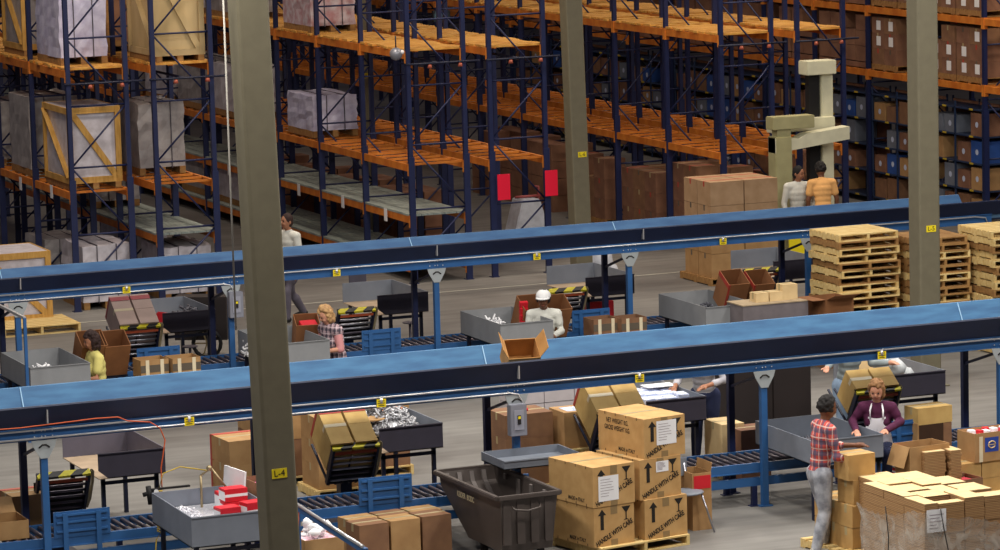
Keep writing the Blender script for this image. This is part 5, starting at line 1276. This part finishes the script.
# row 4 loads on two levels and shelving below
y4 = 63.37-BAY*4.4-.9
far = MB()
for b in range(5, 14):
    for z in (2.62, 3.85):
        for s in (0, 1):
            for i in range(2):
                for k in range(3-(r7.random() < .3)):
                    y0_ = y4+b*BAY+.12+s*1.06+i*.49; far.box((33.95, y0_, z+.12+k*.3), (34.8, y0_+.475, z+.12+k*.3+.292))
            far.box((33.95, y4+b*BAY+.12+s*1.06, z), (34.8, y4+b*BAY+1.1+s*1.06, z+.1))
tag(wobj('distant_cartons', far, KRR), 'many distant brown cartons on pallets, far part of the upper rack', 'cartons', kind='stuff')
for b in range(3, 5):
    yb_ = y4+b*BAY
    for z in (2.61, 3.84):
        for s in (0, 1):
            if r7.random() < .06: continue
            blockload(33.93, yb_+.12+s*1.06, 2, 2, 3 if z < 3 else 3, .46, .49, .30, z, 'brown carton with white label on the upper right rack', 'cartons on the upper right rack', [KRR, KRD, KRR], paper=True)
SHB = mat('shelf_dark_blue', '#20304e', .5, var=.05); BIN = [KRR, KRD, mat('blue_tote', '#2b4f96', .5, var=.1), KR, KRR, mat('grey_tote', '#6d7482', .5, var=.1)]
def shelving(y, n):
    t = thing('bin_shelving', ['blue steel shelving of cartons below the upper right rack beside the right column', 'blue steel shelving of cartons below the upper right rack left of the right column', 'blue steel shelving of cartons below the upper right rack near the lift truck'][n] if n < 3 else 'dark blue steel shelving of cartons far back below the upper right rack', 'shelving', (33.9, y, 0), 0, None if n < 3 else 'far shelving below the upper right rack')
    D = .55; L_ = 2.05
    for x in (0, D-.03):
        for yy in (0, L_/2, L_-.03): obj('post', MB().box((x, yy, 0), (x+.03, yy+.03, 2.25)), SHB, t)
    for k in range(5): obj('shelf', MB().box((0, 0, .12+k*.5), (D, L_, .145+k*.5)), SHB, t)
    q = MB(); q.box((D-.02, .03, .1), (D-.012, L_-.03, 2.2)); obj('back_panel', q, KRR, t)
    q = MB()
    for k in range(5):
        for yy in (.35, 1.35): q.box((-.006, yy, .115+k*.5), (0, yy+.14, .15+k*.5))
    obj('shelf_tag', q, mat('shelf_tag_yellow', '#b59a2c', .6, var=0), t)
    for k in range(4):
        for i in range(4):
            if r7.random() < .2: continue
            m = BIN[r7.randrange(6)]; w = .44; hh = r7.uniform(.28, .42)
            o = carton((34.18, y+.28+i*.5, .147+k*.5), .48, w, hh, 'carton or bin with round label in the blue shelving', m, tape=None, group='bins in the blue shelving', name='storage_bin')
            if m is not KRD: obj('round_label', MB().tube([(-.243, 0, hh*.5), (-.2415, 0, hh*.5)], .055, 12), mat('pale_round_label', '#b8c2dc', .6, var=0), o)
for n in range(10): shelving(y4+(n+3)*BAY+.1, n)
# lights on the far rack
q = ony(441, 15, 66); t = thing('work_lamp', 'pair of small glowing white lamps in the dark racks at top centre', 'lamp', (q.x, 66, q.z-.08)); 
obj('housing', MB().box((-.14, .03, -.05), (.2, .12, .16)), BLK, t)
for s in (-.045, .085): m_ = MB().ball((s, .0, .06), .045, 10, 6); obj('bulb', m_, mat('lamp_glow', '#bff4ff', .3, var=0, emit=6), t)
q = ony(396, 54, 58.1); t = thing('round_lamp', 'grey round lamp hanging from the top shelf of the middle rack', 'lamp', (q.x, 58.1, q.z)); obj('dome', MB().ball((0, 0, 0), .11, 14, 8), mat('grey_dome', '#8d909c', .3, metal=.4, var=0), t); obj('bulb', MB().ball((.09, -.05, .03), .04, 8, 6), WHT, t); obj('hanger', MB().tube([(0, 0, .1), (0, 0, .3)], .012, 6), NAVYD, t)  # grey ball lamp on the rack, not a mirror
# ------------------------------------------------------------------ light
sc = bpy.context.scene
sc.view_settings.view_transform = 'Standard'; sc.view_settings.look = 'None'; sc.view_settings.exposure = 0; sc.view_settings.gamma = 1
wd = bpy.data.worlds.new('world'); sc.world = wd; wd.use_nodes = True
wd.node_tree.nodes['Background'].inputs[0].default_value = (.55, .48, .62, 1); wd.node_tree.nodes['Background'].inputs[1].default_value = .10
def lamp(x, y, e, s=1.6, z=9.6, col=(1, .95, .86)):
    l = bpy.data.lights.new('bay_lamp', 'AREA'); l.shape = 'DISK'; l.size = s; l.energy = e; l.color = col
    o = bpy.data.objects.new('bay_lamp', l); C.objects.link(o); o.location = (x, y, z)
for x in (9, 15, 21, 27):
    for y in (31, 36.5, 43): lamp(x, y, 440 if y < 40 else 330)
for x in (13, 20, 27):
    lamp(x, 50, 150); 
for x in (14.5, 20.3, 26.4, 32.2, 36.5):
    for y in (56, 66, 78): lamp(x, y, 300 if y < 60 else 95, col=(1, .84, .66))
for x in (20, 30):
    lamp(x, 95, 60, col=(1, .85, .7))
